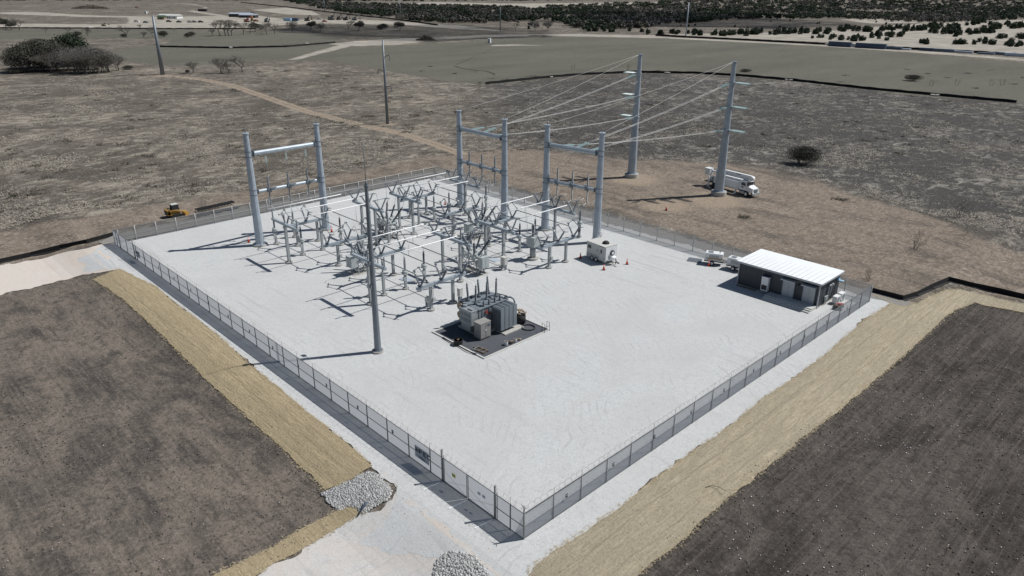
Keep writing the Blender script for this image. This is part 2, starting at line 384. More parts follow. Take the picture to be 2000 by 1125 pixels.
def npmesh(name, V, Fs, mats, matidx=None, smooth=False):
    me = bpy.data.meshes.new(name)
    V = np.asarray(V, dtype=np.float32); Fs = np.asarray(Fs, dtype=np.int32); n = Fs.shape[1]
    me.vertices.add(len(V)); me.vertices.foreach_set('co', V.ravel())
    me.loops.add(Fs.size); me.loops.foreach_set('vertex_index', Fs.ravel())
    me.polygons.add(len(Fs)); me.polygons.foreach_set('loop_start', np.arange(0, Fs.size, n, dtype=np.int32))
    for m in mats: me.materials.append(MT[m])
    if matidx is not None: me.polygons.foreach_set('material_index', np.asarray(matidx, dtype=np.int32))
    me.update(calc_edges=True); me.validate()
    o = bpy.data.objects.new(name, me); COL.objects.link(o); return o
def scatter(name, protos, spots, mats):
    """protos: list of (V, F(tri), matidx); spots: (proto, x, y, z, rz, sx, sz)"""
    VV = []; FF = []; MM = []; off = 0
    for (k, x, y, z, a, sx, sz) in spots:
        V, Fc, mi = protos[k]; c, s = cos(a), sin(a)
        W = np.empty_like(V); W[:, 0] = (V[:, 0]*c-V[:, 1]*s)*sx+x; W[:, 1] = (V[:, 0]*s+V[:, 1]*c)*sx+y; W[:, 2] = V[:, 2]*sz+z
        VV.append(W); FF.append(Fc+off); MM.append(mi); off += len(V)
    return npmesh(name, np.concatenate(VV), np.concatenate(FF), mats, np.concatenate(MM))

# ------------------------------------------------------------ GROUND
def P2(pts): return [at(*p) for p in pts]
def sdf(poly, X, Y):
    """signed distance, positive inside"""
    P = np.array([(p.x, p.y) for p in poly]); n = len(P); D = np.full(X.shape, 1e18); ins = np.zeros(X.shape, bool)
    for i in range(n):
        a = P[i]; b = P[(i+1) % n]; e = b-a; L = max(e@e, 1e-9)
        t = np.clip(((X-a[0])*e[0]+(Y-a[1])*e[1])/L, 0, 1)
        D = np.minimum(D, (X-a[0]-t*e[0])**2+(Y-a[1]-t*e[1])**2)
        if abs(e[1]) > 1e-12:
            c = ((a[1] > Y) != (b[1] > Y)) & (X < e[0]*(Y-a[1])/e[1]+a[0]); ins ^= c
    D = np.sqrt(D); return np.where(ins, D, -D)
def linedist(pts, X, Y):
    D = np.full(X.shape, 1e18)
    for a, b in zip(pts[:-1], pts[1:]):
        ex, ey = b.x-a.x, b.y-a.y; L = max(ex*ex+ey*ey, 1e-9)
        t = np.clip(((X-a.x)*ex+(Y-a.y)*ey)/L, 0, 1); D = np.minimum(D, (X-a.x-t*ex)**2+(Y-a.y-t*ey)**2)
    return np.sqrt(D)
def ground():
    NA, NR = 900, 640
    ang = np.linspace(YAW-radians(75), YAW+radians(75), NA)
    rr = np.concatenate([[0.5], np.geomspace(6, 9000, NR-1)])
    A, R = np.meshgrid(ang, rr)
    X = CAM.x+np.sin(A)*R; Y = CAM.y+np.cos(A)*R; Z = Hn(X, Y)
    V = np.stack([X.ravel(), Y.ravel(), Z.ravel()], 1)
    i, j = np.meshgrid(np.arange(NR-1), np.arange(NA-1), indexing='ij'); a = (i*NA+j).ravel()
    Fq = np.stack([a, a+NA, a+NA+1, a+1], 1)
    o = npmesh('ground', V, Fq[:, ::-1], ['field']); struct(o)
    def soft(polys, wf):
        out = np.zeros(X.shape)
        Wd = np.maximum(0.6, R*wf)
        for p in polys:
            d = sdf(P2(p), X, Y); out = np.maximum(out, np.clip(0.5+d/(2*Wd), 0, 1))
        return out
    at_ = {}
    at_['brown'] = soft([[(-300, 490), (0, 452), (150, 427), (300, 402), (480, 374), (650, 344), (850, 306), (930, 300), (1000, 290), (1080, 298), (1200, 311), (1400, 318), (1480, 328),
        (1560, 346), (1640, 372), (1750, 405), (1850, 435), (1950, 480), (2080, 520), (2400, 640), (2000, 585), (1850, 547), (1765, 590), (1705, 570), (1640, 545), (1460, 490), (1200, 412), (1000, 362),
        (900, 335), (850, 330), (600, 368), (400, 412), (222, 452), (222, 472), (100, 498), (0, 519), (-300, 580)]], 0.035)
    at_['mown'] = soft([[(-200, 58), (200, 57), (330, 57), (640, 66), (700, 92), (860, 84), (1000, 75), (1100, 71), (1300, 72), (1600, 89), (2000, 122), (2300, 150), (2300, 240), (1983, 199),
        (1800, 188), (1550, 157), (1400, 144), (1250, 140), (1100, 149), (950, 165), (880, 160), (820, 150), (740, 136), (650, 119), (500, 120), (430, 126), (330, 130), (230, 118),
        (215, 100), (330, 84), (330, 76), (200, 74), (0, 78), (-200, 84)]], 0.012)
    at_['pale'] = soft([[(-150, 47), (60, 46), (200, 48), (300, 45), (400, 36), (500, 38), (560, 39), (700, 38), (780, 42), (900, 50), (990, 61), (900, 57), (780, 48), (640, 46), (560, 48), (500, 54), (330, 55), (150, 54), (-150, 54)],
        [(490, 19), (560, 15), (610, 22), (626, 30), (560, 28)],
        [(640, 86), (700, 80), (745, 77), (850, 73), (950, 68), (1010, 67), (1080, 66), (1290, 69), (1330, 73), (1600, 86), (1850, 103), (2150, 126), (2150, 131), (1850, 107), (1600, 90), (1300, 75), (1080, 70), (980, 72), (860, 77), (770, 88), (690, 90)],
        [(560, 117), (665, 87), (690, 89), (580, 117)],
        [(1290, 67), (1600, 62), (1750, 49), (1900, 40), (2200, 34), (2200, 118), (1850, 99), (1600, 82)],
        [(700, 9), (850, 4), (1000, 7), (1290, 4), (1290, 9), (1060, 14), (1035, 20), (975, 14), (820, 12)],
        [(1640, 38), (1700, 36), (1850, 44), (1700, 46)], [(330, 6), (380, 8), (405, 14), (400, 20), (372, 20), (440, 30), (440, 33), (365, 22), (398, 18), (398, 13), (375, 9)],
        [(250, 34), (500, 30), (560, 38), (400, 50), (250, 50)], [(0, 24), (60, 23), (180, 30), (330, 33), (330, 35), (160, 33), (0, 27)],
        [(960, 88), (1000, 86.5), (1075, 88.5), (960, 90)]], 0.006)
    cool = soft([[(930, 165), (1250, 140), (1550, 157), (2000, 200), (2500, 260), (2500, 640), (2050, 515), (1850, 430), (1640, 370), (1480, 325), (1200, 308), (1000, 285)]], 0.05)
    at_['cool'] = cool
    tr = P2([(318, 148), (350, 150), (400, 156), (450, 166), (520, 190), (600, 218), (700, 243), (790, 262), (850, 282), (900, 300)])
    d = linedist(tr, X, Y)
    wt = 0.62+np.hypot(X-CAM.x, Y-CAM.y)/520; t = np.clip(1.2-np.abs(d-1.1*wt)/(0.6*wt), 0, 1)*0.75+np.clip(1.1-d/(3.4*wt), 0, 1)*0.40
    for pl in ([(1400, 318), (1560, 345), (1700, 385), (1850, 425), (2000, 470), (2200, 530)],):
        d2 = linedist(P2(pl), X, Y); t = np.maximum(t, np.clip(0.8-np.abs(d2-1.0)/0.7, 0, 1)*0.35)
    for q, rr_ in (((1236, 350), 7), ((1395, 392), 7), ((1300, 400), 6), ((757, 243), 3), ((318, 148), 6)):
        c = at(*q); t = np.maximum(t, np.clip(1.25-np.hypot(X-c.x, Y-c.y)/rr_, 0, 1)*0.8)
    at_['track'] = np.clip(t, 0, 1)
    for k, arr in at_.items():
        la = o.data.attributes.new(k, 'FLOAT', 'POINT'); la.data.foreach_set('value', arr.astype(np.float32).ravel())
ground()

random.seed(4)
def sheet(name, poly, mat, off=0.03, step=0.9, jit=0.12, seg=0.35, world=False):
    pts = [Vector((p[0], p[1], 0)) for p in poly] if world else P2(poly)
    out = []
    for a, b in zip(pts, pts[1:]+pts[:1]):
        L = hypot(b.x-a.x, b.y-a.y); n = max(1, int(L/seg))
        for k in range(n):
            t = k/n; x = a.x+(b.x-a.x)*t; y = a.y+(b.y-a.y)*t
            nx, ny = -(b.y-a.y)/max(L, 1e-6), (b.x-a.x)/max(L, 1e-6)
            j = jit*(mnoise.noise(Vector((x*0.9, y*0.9, 3)))*1.6+mnoise.noise(Vector((x*3.5, y*3.5, 7)))*0.7) + jit*1.5*mnoise.noise(Vector((x*0.25, y*0.25, 9)))
            out.append(Vector((x+nx*j, y+ny*j)))
    n0 = len(out); xs = [p.x for p in out]; ys = [p.y for p in out]
    gx = np.arange(min(xs), max(xs), step); gy = np.arange(min(ys), max(ys), step)
    X, Y = np.meshgrid(gx, gy); D = sdf(out, X, Y); sel = D > step*0.45
    vs = out + [Vector((float(x), float(y))) for x, y in zip(X[sel], Y[sel])]
    r = geometry.delaunay_2d_cdt(vs, [], [list(range(n0))], 1, 1e-5)
    V = [(p.x, p.y, H(p.x, p.y)+off) for p in r[0]]
    F_ = [f if (Vector(r[0][f[1]])-Vector(r[0][f[0]])).cross(Vector(r[0][f[2]])-Vector(r[0][f[0]])) > 0 else list(reversed(f)) for f in r[2]]
    me = bpy.data.meshes.new(name); me.from_pydata(V, [], F_); me.materials.append(MT[mat]); me.update()
    o = bpy.data.objects.new(name, me); COL.objects.link(o); return struct(o)

soilL = [(-500, 640), (0, 577), (26, 570), (57, 565), (91, 555), (114, 549), (140, 544), (162, 538), (182, 534), (203, 532), (240, 545), (300, 600), (420, 720), (560, 850), (700, 935), (720, 960), (640, 1040), (540, 1095), (430, 1150), (200, 1300), (-700, 1300)]
sheet('topsoil_field_left', soilL, 'soill', 0.02, 1.6, 0.3)
soilR = [(2600, 760), (2300, 680), (2000, 604), (1900, 586), (1830, 606), (1700, 730), (1600, 810), (1450, 930), (1200, 1110), (1000, 1240), (1000, 1400), (2600, 1400)]
sheet('topsoil_field_right', soilR, 'soilr', 0.02, 1.6, 0.2)
peach = [(-400, 600), (0, 519), (117, 496), (169, 486), (195, 479), (222, 473), (224, 478), (215, 500), (234, 526), (203, 531), (182, 534), (162, 538), (140, 544), (114, 549), (91, 555), (57, 565), (26, 570), (0, 577), (-500, 640)]
sheet('dirt_road', peach, 'peach', 0.045, 1.2, 0.25)
road2 = [(728, 913), (752, 928), (775, 945), (765, 975), (730, 995), (700, 1008), (640, 1043), (585, 1077), (500, 1125), (350, 1210), (520, 1400), (900, 1400), (1010, 1140), (1000, 1090), (900, 1050), (830, 1000)]
sheet('entrance_road', road2, 'road', 0.052, 0.8, 0.35)
grav = [(208, 481), (222, 520), (234, 527), (279, 551), (307, 565), (341, 594), (384, 625), (427, 659), (455, 685), (500, 724), (540, 757), (566, 779), (604, 813), (631, 832), (655, 850), (686, 875), (726, 911),
        (748, 928), (775, 950), (770, 985), (745, 1030), (700, 1060), (760, 1090), (830, 1085), (900, 1095), (960, 1160), (1000, 1160), (1030, 1125), (1038, 1108), (1075, 1081), (1132, 1044), (1178, 1013), (1211, 991), (1261, 953), (1329, 900), (1378, 866), (1434, 828), (1457, 806), (1500, 772), (1560, 733), (1610, 695), (1655, 655), (1700, 617), (1740, 594)]
gw = [(p.x, p.y) for p in P2(grav)] + [(3.4, 61.6), (-40, 61.4), (-86.2, 61.3), (-86.3, 30)]
sheet('gravel_pad', gw, 'gravel', 0.06, 1.0, 0.22, 0.35, True)
sheet('gravel_tongue', [(205, 478), (195, 481), (180, 495), (153, 505), (168, 518), (161, 531), (203, 528), (236, 524), (228, 505), (222, 480)], 'gravel', 0.05, 1.0, 0.3)
sheet('mud_strip_back', [(-86.4, -1.5), (-84.4, -1.5), (-84.4, 58.9), (-84.5, 61.2), (-88.6, 61.6), (-88.5, 2)], 'mud', 0.09, 1.2, 0.3, 0.4, True)
sheet('mud_strip_far', [(-86, 60.6), (-60, 60.5), (-30, 60.6), (3.6, 60.7), (3.4, 62.6), (-30, 63.6), (-60, 63.4), (-88, 63.5)], 'mud', 0.09, 1.2, 0.35, 0.4, True)
strawL = [(182, 547), (203, 560), (239, 585), (284, 625), (316, 656), (353, 693), (398, 736), (461, 796), (513, 843), (562, 887), (585, 911), (608, 927), (634, 959), (660, 949), (689, 936), (727, 911),
          (686, 873), (655, 850), (631, 830), (604, 811), (566, 777), (540, 756), (500, 722), (455, 683), (427, 657), (384, 623), (341, 592), (307, 563), (279, 549), (234, 526)]
sheet('straw_blanket_long', strawL, 'strawl', 0.10, 0.8, 0.10)
sheet('straw_blanket_short', [(330, 1180), (422, 1123), (487, 1092), (539, 1067), (573, 1043), (657, 999), (683, 988), (711, 1003), (689, 1015), (645, 1043), (585, 1077), (539, 1100), (501, 1125), (400, 1190)], 'strawl', 0.08, 0.8, 0.08)
strawR = [(1000, 1200), (1030, 1125), (1038, 1109), (1075, 1081), (1132, 1044), (1178, 1013), (1211, 991), (1261, 953), (1329, 900), (1378, 866), (1434, 828), (1457, 806), (1500, 772), (1560, 733), (1610, 695), (1655, 655), (1700, 617), (1740, 594), (1702, 575), (1712, 577), (1763, 592), (1790, 594), (1815, 580), (1850, 567), (1875, 566), (1925, 577), (2000, 596), (2300, 670),
          (2300, 690), (2000, 612), (1902, 591), (1863, 609), (1847, 620), (1790, 672), (1735, 722), (1690, 760), (1641, 800), (1595, 836), (1552, 871), (1500, 912), (1446, 953), (1415, 979), (1378, 1013), (1340, 1051), (1280, 1096), (1245, 1125), (1150, 1200)]
sheet('straw_blanket_right', strawR, 'strawr', 0.085, 0.8, 0.10)

# ------------------------------------------------------------ rocks, stones, grass
def rockproto(seed):
    r = random.Random(seed); import bmesh
    bm = bmesh.new(); bmesh.ops.create_icosphere(bm, subdivisions=1, radius=1.0)
    for v in bm.verts: v.co *= r.uniform(0.7, 1.15); v.co.z *= 0.7
    bm.verts.ensure_lookup_table()
    V = np.array([v.co[:] for v in bm.verts]); F_ = np.array([[v.index for v in f.verts] for f in bm.faces]); bm.free()
    return V, F_, np.zeros(len(F_), int)
ROCK = [rockproto(i) for i in range(5)]
def inpoly(poly, x, y): return bool(sdf(poly, np.array([x]), np.array([y]))[0] > 0)
def rockbed(name, poly, n, r0, r1, mat, label, layers=0.0, keep=None):
    P = P2(poly); xs = [p.x for p in P]; ys = [p.y for p in P]; rnd = random.Random(7)
    X = np.array([rnd.uniform(min(xs), max(xs)) for _ in range(n)]); Y = np.array([rnd.uniform(min(ys), max(ys)) for _ in range(n)])
    D = sdf(P, X, Y); sp = []
    for x, y, d in zip(X, Y, D):
        if d < 0.15*mnoise.noise(Vector((x*2, y*2, 0))) : continue
        if keep and not keep(x, y, rnd): continue
        s = r0+(r1-r0)*rnd.random()**2; sp.append((rnd.randrange(5), x, y, H(x, y)+0.08+layers*rnd.random()*min(1, d), rnd.uniform(0, 6), s, s*rnd.uniform(0.45, 0.95)))
    o = scatter(name, ROCK, sp, [mat]); o['kind'] = 'stuff'; o['label'] = label; o['category'] = 'rocks'; return o
rockbed('riprap', [(721, 921), (744, 933), (755, 944), (766, 960), (761, 975), (732, 992), (711, 1005), (683, 989), (660, 998), (643, 985), (628, 965), (660, 951), (689, 937)], 9000, 0.045, 0.13, 'rock', 'bed of pale broken limestone at the end of the long straw blanket', 0.05)
rockbed('riprap', [(840, 1150), (850, 1100), (868, 1083), (885, 1078), (930, 1088), (960, 1130), (960, 1200), (850, 1200)], 6500, 0.045, 0.13, 'rock', 'bed of pale broken limestone at the bottom edge beside the entrance road', 0.05)
rockbed('scattered_stones', [(2100, 680), (1960, 620), (1880, 620), (1600, 860), (1270, 1125), (1270, 1200), (2300, 1200)], 3600, 0.012, 0.075, 'stone', 'small pale stones scattered over the dark topsoil on the right', 0.0, lambda x, y, r: r.random() < 0.25+0.9*max(0, mnoise.noise(Vector((x*0.12, y*0.12, 1)))+0.2))
rockbed('scattered_stones', [(0, 620), (180, 560), (640, 970), (600, 1030), (300, 1200), (-100, 1200)], 1500, 0.01, 0.055, 'stone', 'few small pale stones on the brown topsoil on the left', 0.0, lambda x, y, r: r.random() < 0.35)

def band(name, edges, n, w_, r0, r1, mat, label, flat=.6, lift=0.0, proto=None, cat='soil'):
    rnd = random.Random(n); sp = []; pr = proto or ROCK
    P = [P2(e) for e in edges]; segs = [(a, b) for e in P for a, b in zip(e[:-1], e[1:])]; L = [hypot(b.x-a.x, b.y-a.y) for a, b in segs]
    for a, b in rnd.choices(segs, L, k=n):
        t_ = rnd.random(); x = a.x+(b.x-a.x)*t_+rnd.gauss(0, w_); y = a.y+(b.y-a.y)*t_+rnd.gauss(0, w_); q = r0+(r1-r0)*rnd.random()**2
        sp.append((rnd.randrange(len(pr)), x, y, H(x, y)+.03+lift, rnd.uniform(0, 6), q, q*flat))
    o = scatter(name, pr, sp, [mat]); o['kind'] = 'stuff'; o['label'] = label; o['category'] = cat; return o
def straws(seed):
    r = random.Random(seed); V = []; F_ = []
    for k in range(4):
        a = r.uniform(0, 3.14); l = r.uniform(.5, 1.0); x, y = r.uniform(-.5, .5), r.uniform(-.5, .5); n = len(V); z = r.uniform(.08, .2)
        V += [(x-cos(a)*l, y-sin(a)*l, z*.5), (x+cos(a)*l, y+sin(a)*l, z), (x-sin(a)*.13, y+cos(a)*.13, z)]; F_.append((n, n+1, n+2))
    return np.array(V), np.array(F_), np.zeros(4, int)
STR = [straws(i) for i in range(5)]
MT['straws'] = rockmat('loose_straw', (0.34, 0.27, 0.16), (0.62, 0.52, 0.34))
band('loose_straw', [strawL+strawL[:1], strawR, [(422, 1123), (487, 1092), (539, 1067), (573, 1043), (657, 999), (683, 988), (711, 1003), (689, 1015), (645, 1043), (585, 1077), (539, 1100), (501, 1125)]], 9000, .13, .05, .17, 'straws', 'loose straw fraying along the edges of the blankets', .5, .08, STR, 'straw')
band('edge_clods', [strawL[:16], strawR[26:], soilR[2:9]], 5000, .30, .02, .09, 'bark', 'small dark clods along the field side of the straw blankets')
rockbed('soil_clods', soilR, 15000, 0.02, 0.085, 'clodr', 'small dark clods on the right topsoil field', 0.0, lambda x, y, r: r.random() < 0.45+1.2*mnoise.noise(Vector((x*0.1, y*0.04, 4))))
rockbed('soil_clods', soilL, 15000, 0.02, 0.085, 'clodl', 'small brown clods on the left topsoil field', 0.0, lambda x, y, r: r.random() < 0.45+1.2*mnoise.noise(Vector((x*0.04, y*0.1, 4))))
rockbed('loose_gravel', grav, 30000, 0.012, 0.042, 'gravst', 'loose coarse stones on the white gravel', 0.0, lambda x, y, r: r.random() < 1.4-hypot(x-CAM.x, y-CAM.y)/75)

def tuftproto(seed, nb=5, hh=0.35):
    r = random.Random(seed); V = []; F_ = []
    for k in range(nb):
        a = r.uniform(0, 2*pi); l = r.uniform(0.15, 0.5); x, y = r.uniform(-.25, .25), r.uniform(-.25, .25); n = len(V)
        V += [(x-sin(a)*0.05, y+cos(a)*0.05, -0.03), (x+sin(a)*0.05, y-cos(a)*0.05, -0.03), (x+cos(a)*l, y+sin(a)*l, hh*r.uniform(.5, 1))]
        F_.append((n, n+1, n+2))
    return np.array(V), np.array(F_), np.zeros(nb, int)
TUFT = [tuftproto(i) for i in range(6)]
def tufts():
    r = np.random.RandomState(3); sp = []; 
    zones = [P2([(-150, 80), (200, 118), (500, 124), (640, 120), (760, 140), (880, 165), (1000, 162), (1250, 142), (1550, 160), (2150, 222), (2300, 600), (1850, 430), (1500, 322), (1200, 308), (1000, 286), (850, 302), (480, 370), (0, 448), (-300, 500)])]
    while len(sp) < 42000:
        px = r.uniform(-150, 2150, 4000); py = r.uniform(100, 480, 4000)
        pts = [at(float(a), float(b)) for a, b in zip(px, py)]
        X = np.array([p.x for p in pts]); Y = np.array([p.y for p in pts]); D = sdf(zones[0], X, Y)
        for x, y, d in zip(X, Y, D):
            if d < 0: continue
            n = mnoise.noise(Vector((x*0.07, y*0.07, 5)))+0.7*mnoise.noise(Vector((x*0.35, y*0.35, 8)))
            if n < r.uniform(0.0, 0.6): continue
            dist = hypot(x-CAM.x, y-CAM.y); s = r.uniform(0.4, 1.0)*(1+dist/450)
            sp.append((r.randint(6), x, y, H(x, y), r.uniform(0, 6), s, s*0.45))
    o = scatter('dry_grass', TUFT, sp, ['tuft']); o['kind'] = 'stuff'; o['label'] = 'tufts of pale dry grass over the open field'; o['category'] = 'grass'
tufts()

# ------------------------------------------------------------ FENCE (pad rectangle x -83.76..0, y 0..59.04)
FX, FY, FH = -83.76, 59.04, 2.2
POSTP = None
def fence_run(name, label, a, b, stations, midrail, cloth, wire=True, inner=(0, 1), skip=(), metal=('postf', 'railf'), pr=0.05, cy=-0.04):
    a = Vector(a); b = Vector(b); d = (b-a); L = d.length; d.normalize(); rz = atan2(d.y, d.x)
    t = thing(name, label, 'fence', (a.x, a.y, 0), rz)
    mb = MB()
    post = MB().cyl((0, 0, 0), (0, 0, FH+0.05), pr, n=8).build('post', metal[0], t, (stations[0], 0, 0))
    for s in stations[1:]:
        p = post.copy(); COL.objects.link(p); p.location = (s, 0, 0); p.parent = t
    segs = []; s0 = 0.0
    for g0, g1 in skip: segs.append((s0, g0)); s0 = g1
    segs.append((s0, L))
    rail = MB(); cl = MB(); low = MB()
    for s0, s1 in segs:
        rail.cyl((s0, 0, FH), (s1, 0, FH), 0.035, n=6)
        if midrail: rail.cyl((s0, 0, FH*0.5), (s1, 0, FH*0.5), 0.03, n=6)
        rail.cyl((s0, 0, 0.1), (s1, 0, 0.1), 0.018, n=4)
        cl.quad([(s0, cy, 0.03), (s1, cy, 0.03), (s1, cy, FH), (s0, cy, FH)])
    rail.build('rail', metal[1], t); cl.build('mesh_panel', cloth, t)
    if wire:
        w_ = MB(); rnd = random.Random(len(name)); pts = []
        n = int(L/0.62)
        for k in range(n*10+1):
            q = k/10; a_ = 2*pi*q; jx = 0.05*sin(q*1.7); r_ = 0.27+0.03*sin(q*0.9)
            pts.append((q*L/n+jx, r_*cos(a_)*0.8, FH+0.30+r_*sin(a_)))
        w_.path(pts, 0.006, 3)
        for hz, oy in ((0.16, 0.0), (0.55, 0)):
            w_.cyl((0, oy, FH+hz), (L, oy, FH+hz), 0.004, n=3)
        for s in stations:
            w_.cyl((s, 0, FH), (s, 0, FH+0.58), 0.012, n=4)
        w_.build('razor_wire', 'wired', t)
    return t, d, rz
LX = lambda px, py: at(px, py).x
st_l = [0.0, 1.33]
x = 8.72
st_l += [10.2, 12.96]
k = 12.96
while k < 74: k += 2.93; st_l.append(k)
gl0, gl1 = 83.76-1.75-1.5-5.2, 83.76-2.4      # rear-left gate opening, measured from the near corner
st_l = [s for s in st_l if s < gl0-0.5]+[83.76-1.2]
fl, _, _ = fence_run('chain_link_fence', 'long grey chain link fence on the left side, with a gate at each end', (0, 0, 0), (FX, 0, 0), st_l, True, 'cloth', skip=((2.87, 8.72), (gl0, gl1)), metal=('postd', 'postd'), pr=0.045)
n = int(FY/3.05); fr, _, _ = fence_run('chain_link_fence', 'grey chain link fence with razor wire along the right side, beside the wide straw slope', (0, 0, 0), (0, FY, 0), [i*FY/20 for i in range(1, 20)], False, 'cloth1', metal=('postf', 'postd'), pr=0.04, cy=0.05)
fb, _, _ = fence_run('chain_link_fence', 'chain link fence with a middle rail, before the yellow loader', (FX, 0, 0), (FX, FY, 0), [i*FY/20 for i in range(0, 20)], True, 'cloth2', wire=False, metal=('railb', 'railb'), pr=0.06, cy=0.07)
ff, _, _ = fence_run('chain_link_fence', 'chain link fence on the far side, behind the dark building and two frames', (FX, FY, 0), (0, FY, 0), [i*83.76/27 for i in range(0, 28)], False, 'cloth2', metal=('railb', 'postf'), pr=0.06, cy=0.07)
# angled barb arms on the far fence
mb = MB()
for i in range(28): s = i*83.76/27; mb.cyl((s, 0, FH), (s, 0.28, FH+0.35), 0.02, n=4)
mb.build('barb_arm', 'postf', ff)
mb = MB()
for sx in (-1, 1):
    for q in (0.12, 0.2, 0.28): mb.box((sx*q, sx*0.0, FH+0.45+q*0.8), (0.04, 0.04, 0.04))
    mb.cyl((0, 0, FH+0.4), (sx*0.3, 0, FH+0.68), 0.012, n=4)
mb.cyl((0, 0, 0), (0, 0, FH+0.62), 0.06, n=8); mb.build('corner_post', 'postf', fl)

def gate_leaf(label, x0, x1, sign, swing=0.0):
    W = abs(x1-x0); s = 1 if x1 > x0 else -1
    t = thing('swing_gate', label, 'gate', (x0, 0, 0), 0)
    f = MB()
    for a, b in (((0, .12), (s*W, .12)), ((0, FH), (s*W, FH)), ((0.03*s, .1), (0.03*s, FH)), ((s*(W-.04), .1), (s*(W-.04), FH))):
        f.cyl((a[0], 0, a[1]), (b[0], 0, b[1]), 0.03, n=6)
    f.cyl((0, 0, .1), (s*W, 0, 1.15), 0.008, n=4); f.cyl((0, 0, 1.15), (s*W, 0, .1), 0.008, n=4)
    f.build('frame', 'postd', t)
    c = MB(); c.quad([(0, .04, .05), (s*W, .04, .05), (s*W, .04, FH), (0, .04, FH)]); c.build('mesh_panel', 'cloth', t)
    for (sx, w_, h_, m) in sign:
        MB().box((s*sx, -0.07, 1.35), (w_, 0.02, h_)).build('warning_sign', m, t)
    return t
gate_leaf('left leaf of the near gate, carrying one yellow-green warning sign', -8.65, -5.86, [(1.35, .38, .28, 'signyel')])
gate_leaf('right leaf of the near gate, carrying two small grey notices', -2.93, -5.80, [(1.55, .30, .22, 'signw'), (1.05, .30, .22, 'signw')])
for gx, lb in ((-8.72, 'tall round gate post at the left of the near gate'), (-2.87, 'tall round gate post at the right of the near gate')):
    g = MB(); g.cyl((0, 0, 0), (0, 0, 2.85), 0.085, n=10); g.cyl((0, 0, 2.85), (0, 0, 2.9), 0.1, n=10)
    g.cyl((.22, 0, 0), (.22, 0, 2.5), 0.03, n=6)
    o = g.build('gate_post', 'postf', None, (gx, 0, 0)); tag(o, lb, 'gate post')
MB_ = MB(); MB_.box((0, 0, 0.03), (0.1, 1.5, 0.05)); o = MB_.build('gate_drop_rail', 'white', None, (-5.83, -0.95, 0.03), radians(-8)); tag(o, 'pale steel strip lying on the gravel before the middle of the near gate', 'steel strip')
o = MB().box((0, 0, 0.03), (0.1, 1.5, 0.05)).build('gate_drop_rail', 'white', None, (-3.0, -1.0, 0.03), radians(-8)); tag(o, 'pale steel strip lying on the gravel below the right post of the near gate', 'steel strip')
o = MB().box((0, 0, 0.03), (0.1, 1.5, 0.05)).build('gate_drop_rail', 'white', None, (-8.8, -1.0, 0.03), radians(-8)); tag(o, 'pale steel strip lying on the gravel below the left post of the near gate', 'steel strip')
gate_leaf('near leaf of the rear-left gate opening on to the pale dirt road', -gl0, -(gl0+gl1)/2+0.03, [(1.0, .3, .22, 'signw')])
gate_leaf('far leaf of the rear-left gate opening on to the pale dirt road', -gl1, -(gl0+gl1)/2-0.03, [(1.0, .3, .22, 'signw')])
for gx, lb in ((-gl0, 'tall gate post at the near side of the rear-left gate'), (-gl1, 'tall gate post at the far side of the rear-left gate')):
    o = MB().cyl((0, 0, 0), (0, 0, 2.85), 0.085, n=10).build('gate_post', 'postf', None, (gx, 0, 0)); tag(o, lb, 'gate post')

# company sign boards: a stylised emblem and the letters EC
FONT = {'P': ["11110", "10001", "11110", "10000", "10000"], 'E': ["11111", "10000", "11110", "10000", "11111"], 'C': ["01111", "10000", "10000", "10000", "01111"], 'B': ["11110", "10001", "11110", "10001", "11110"], 'I': ["1", "1", "1", "1", "1"]}
def text(mb, s, x, z, h, y):
    u = h/5
    for ch in s:
        rows = FONT[ch]; wd = len(rows[0])
        for r_, row in enumerate(rows):
            c = 0
            while c < wd:
                if row[c] == '1':
                    e = c
                    while e+1 < wd and row[e+1] == '1': e += 1
                    mb.box((x+(c+e+1)/2*u, y, z-(r_+.5)*u), ((e-c+1)*u, 0.01, u*1.25)); c = e
                c += 1
        x += (wd+1)*u
    return x
def board(label, x, sc):
    t = thing('sign_board', label, 'sign', (x, -0.08, 1.2), 0)
    MB().box((0, 0, 0), (1.75*sc, 0.03, 1.05*sc)).build('board', 'signw', t)
    e = MB(); [e.box(((-0.74+.10*q_)*sc, -0.022, (0.20-.015*q_)*sc), (0.06*sc, 0.01, (0.42-.05*q_)*sc)) for q_ in range(4)]; e.build('emblem', 'ink', t)
    l = MB(); text(l, 'PEC', -0.34*sc, 0.40*sc, 0.42*sc, -0.022); l.build('lettering', 'ink', t)
    s = MB()
    for i in range(4): s.box((0.0, -0.022, (-0.25-0.06*i)*sc), ((0.9-0.16*(i % 2))*sc, 0.01, 0.010*sc))
    s.build('small_print', 'ink', t); return t
board('grey company sign with black letters on the fence beside the near gate', -11.15, 1.0)
board('smaller grey company sign with dark letters on the fence beside the rear-left gate', -gl0+1.55, 0.85)
def small_sign(x, y, rz, label):
    t = thing('warning_notice', label, 'notice', (x, y, 1.45), rz, 'small notices wired to the fence')
    MB().box((0, 0, 0), (0.22, 0.02, 0.32)).build('plate', 'ink', t); MB().box((0, -0.014, 0.05), (0.16, 0.006, 0.08)).build('heading', 'signw', t)
for i in range(12): small_sign(-15.0-i*5.1, -0.09, 0, f'small dark notice on the left fence, number {i+1} counted from the near gate')
for i in range(10): small_sign(0.09, 4.2+i*5.3, pi/2, f'small dark notice on the right fence, number {i+1} counted from the near corner')

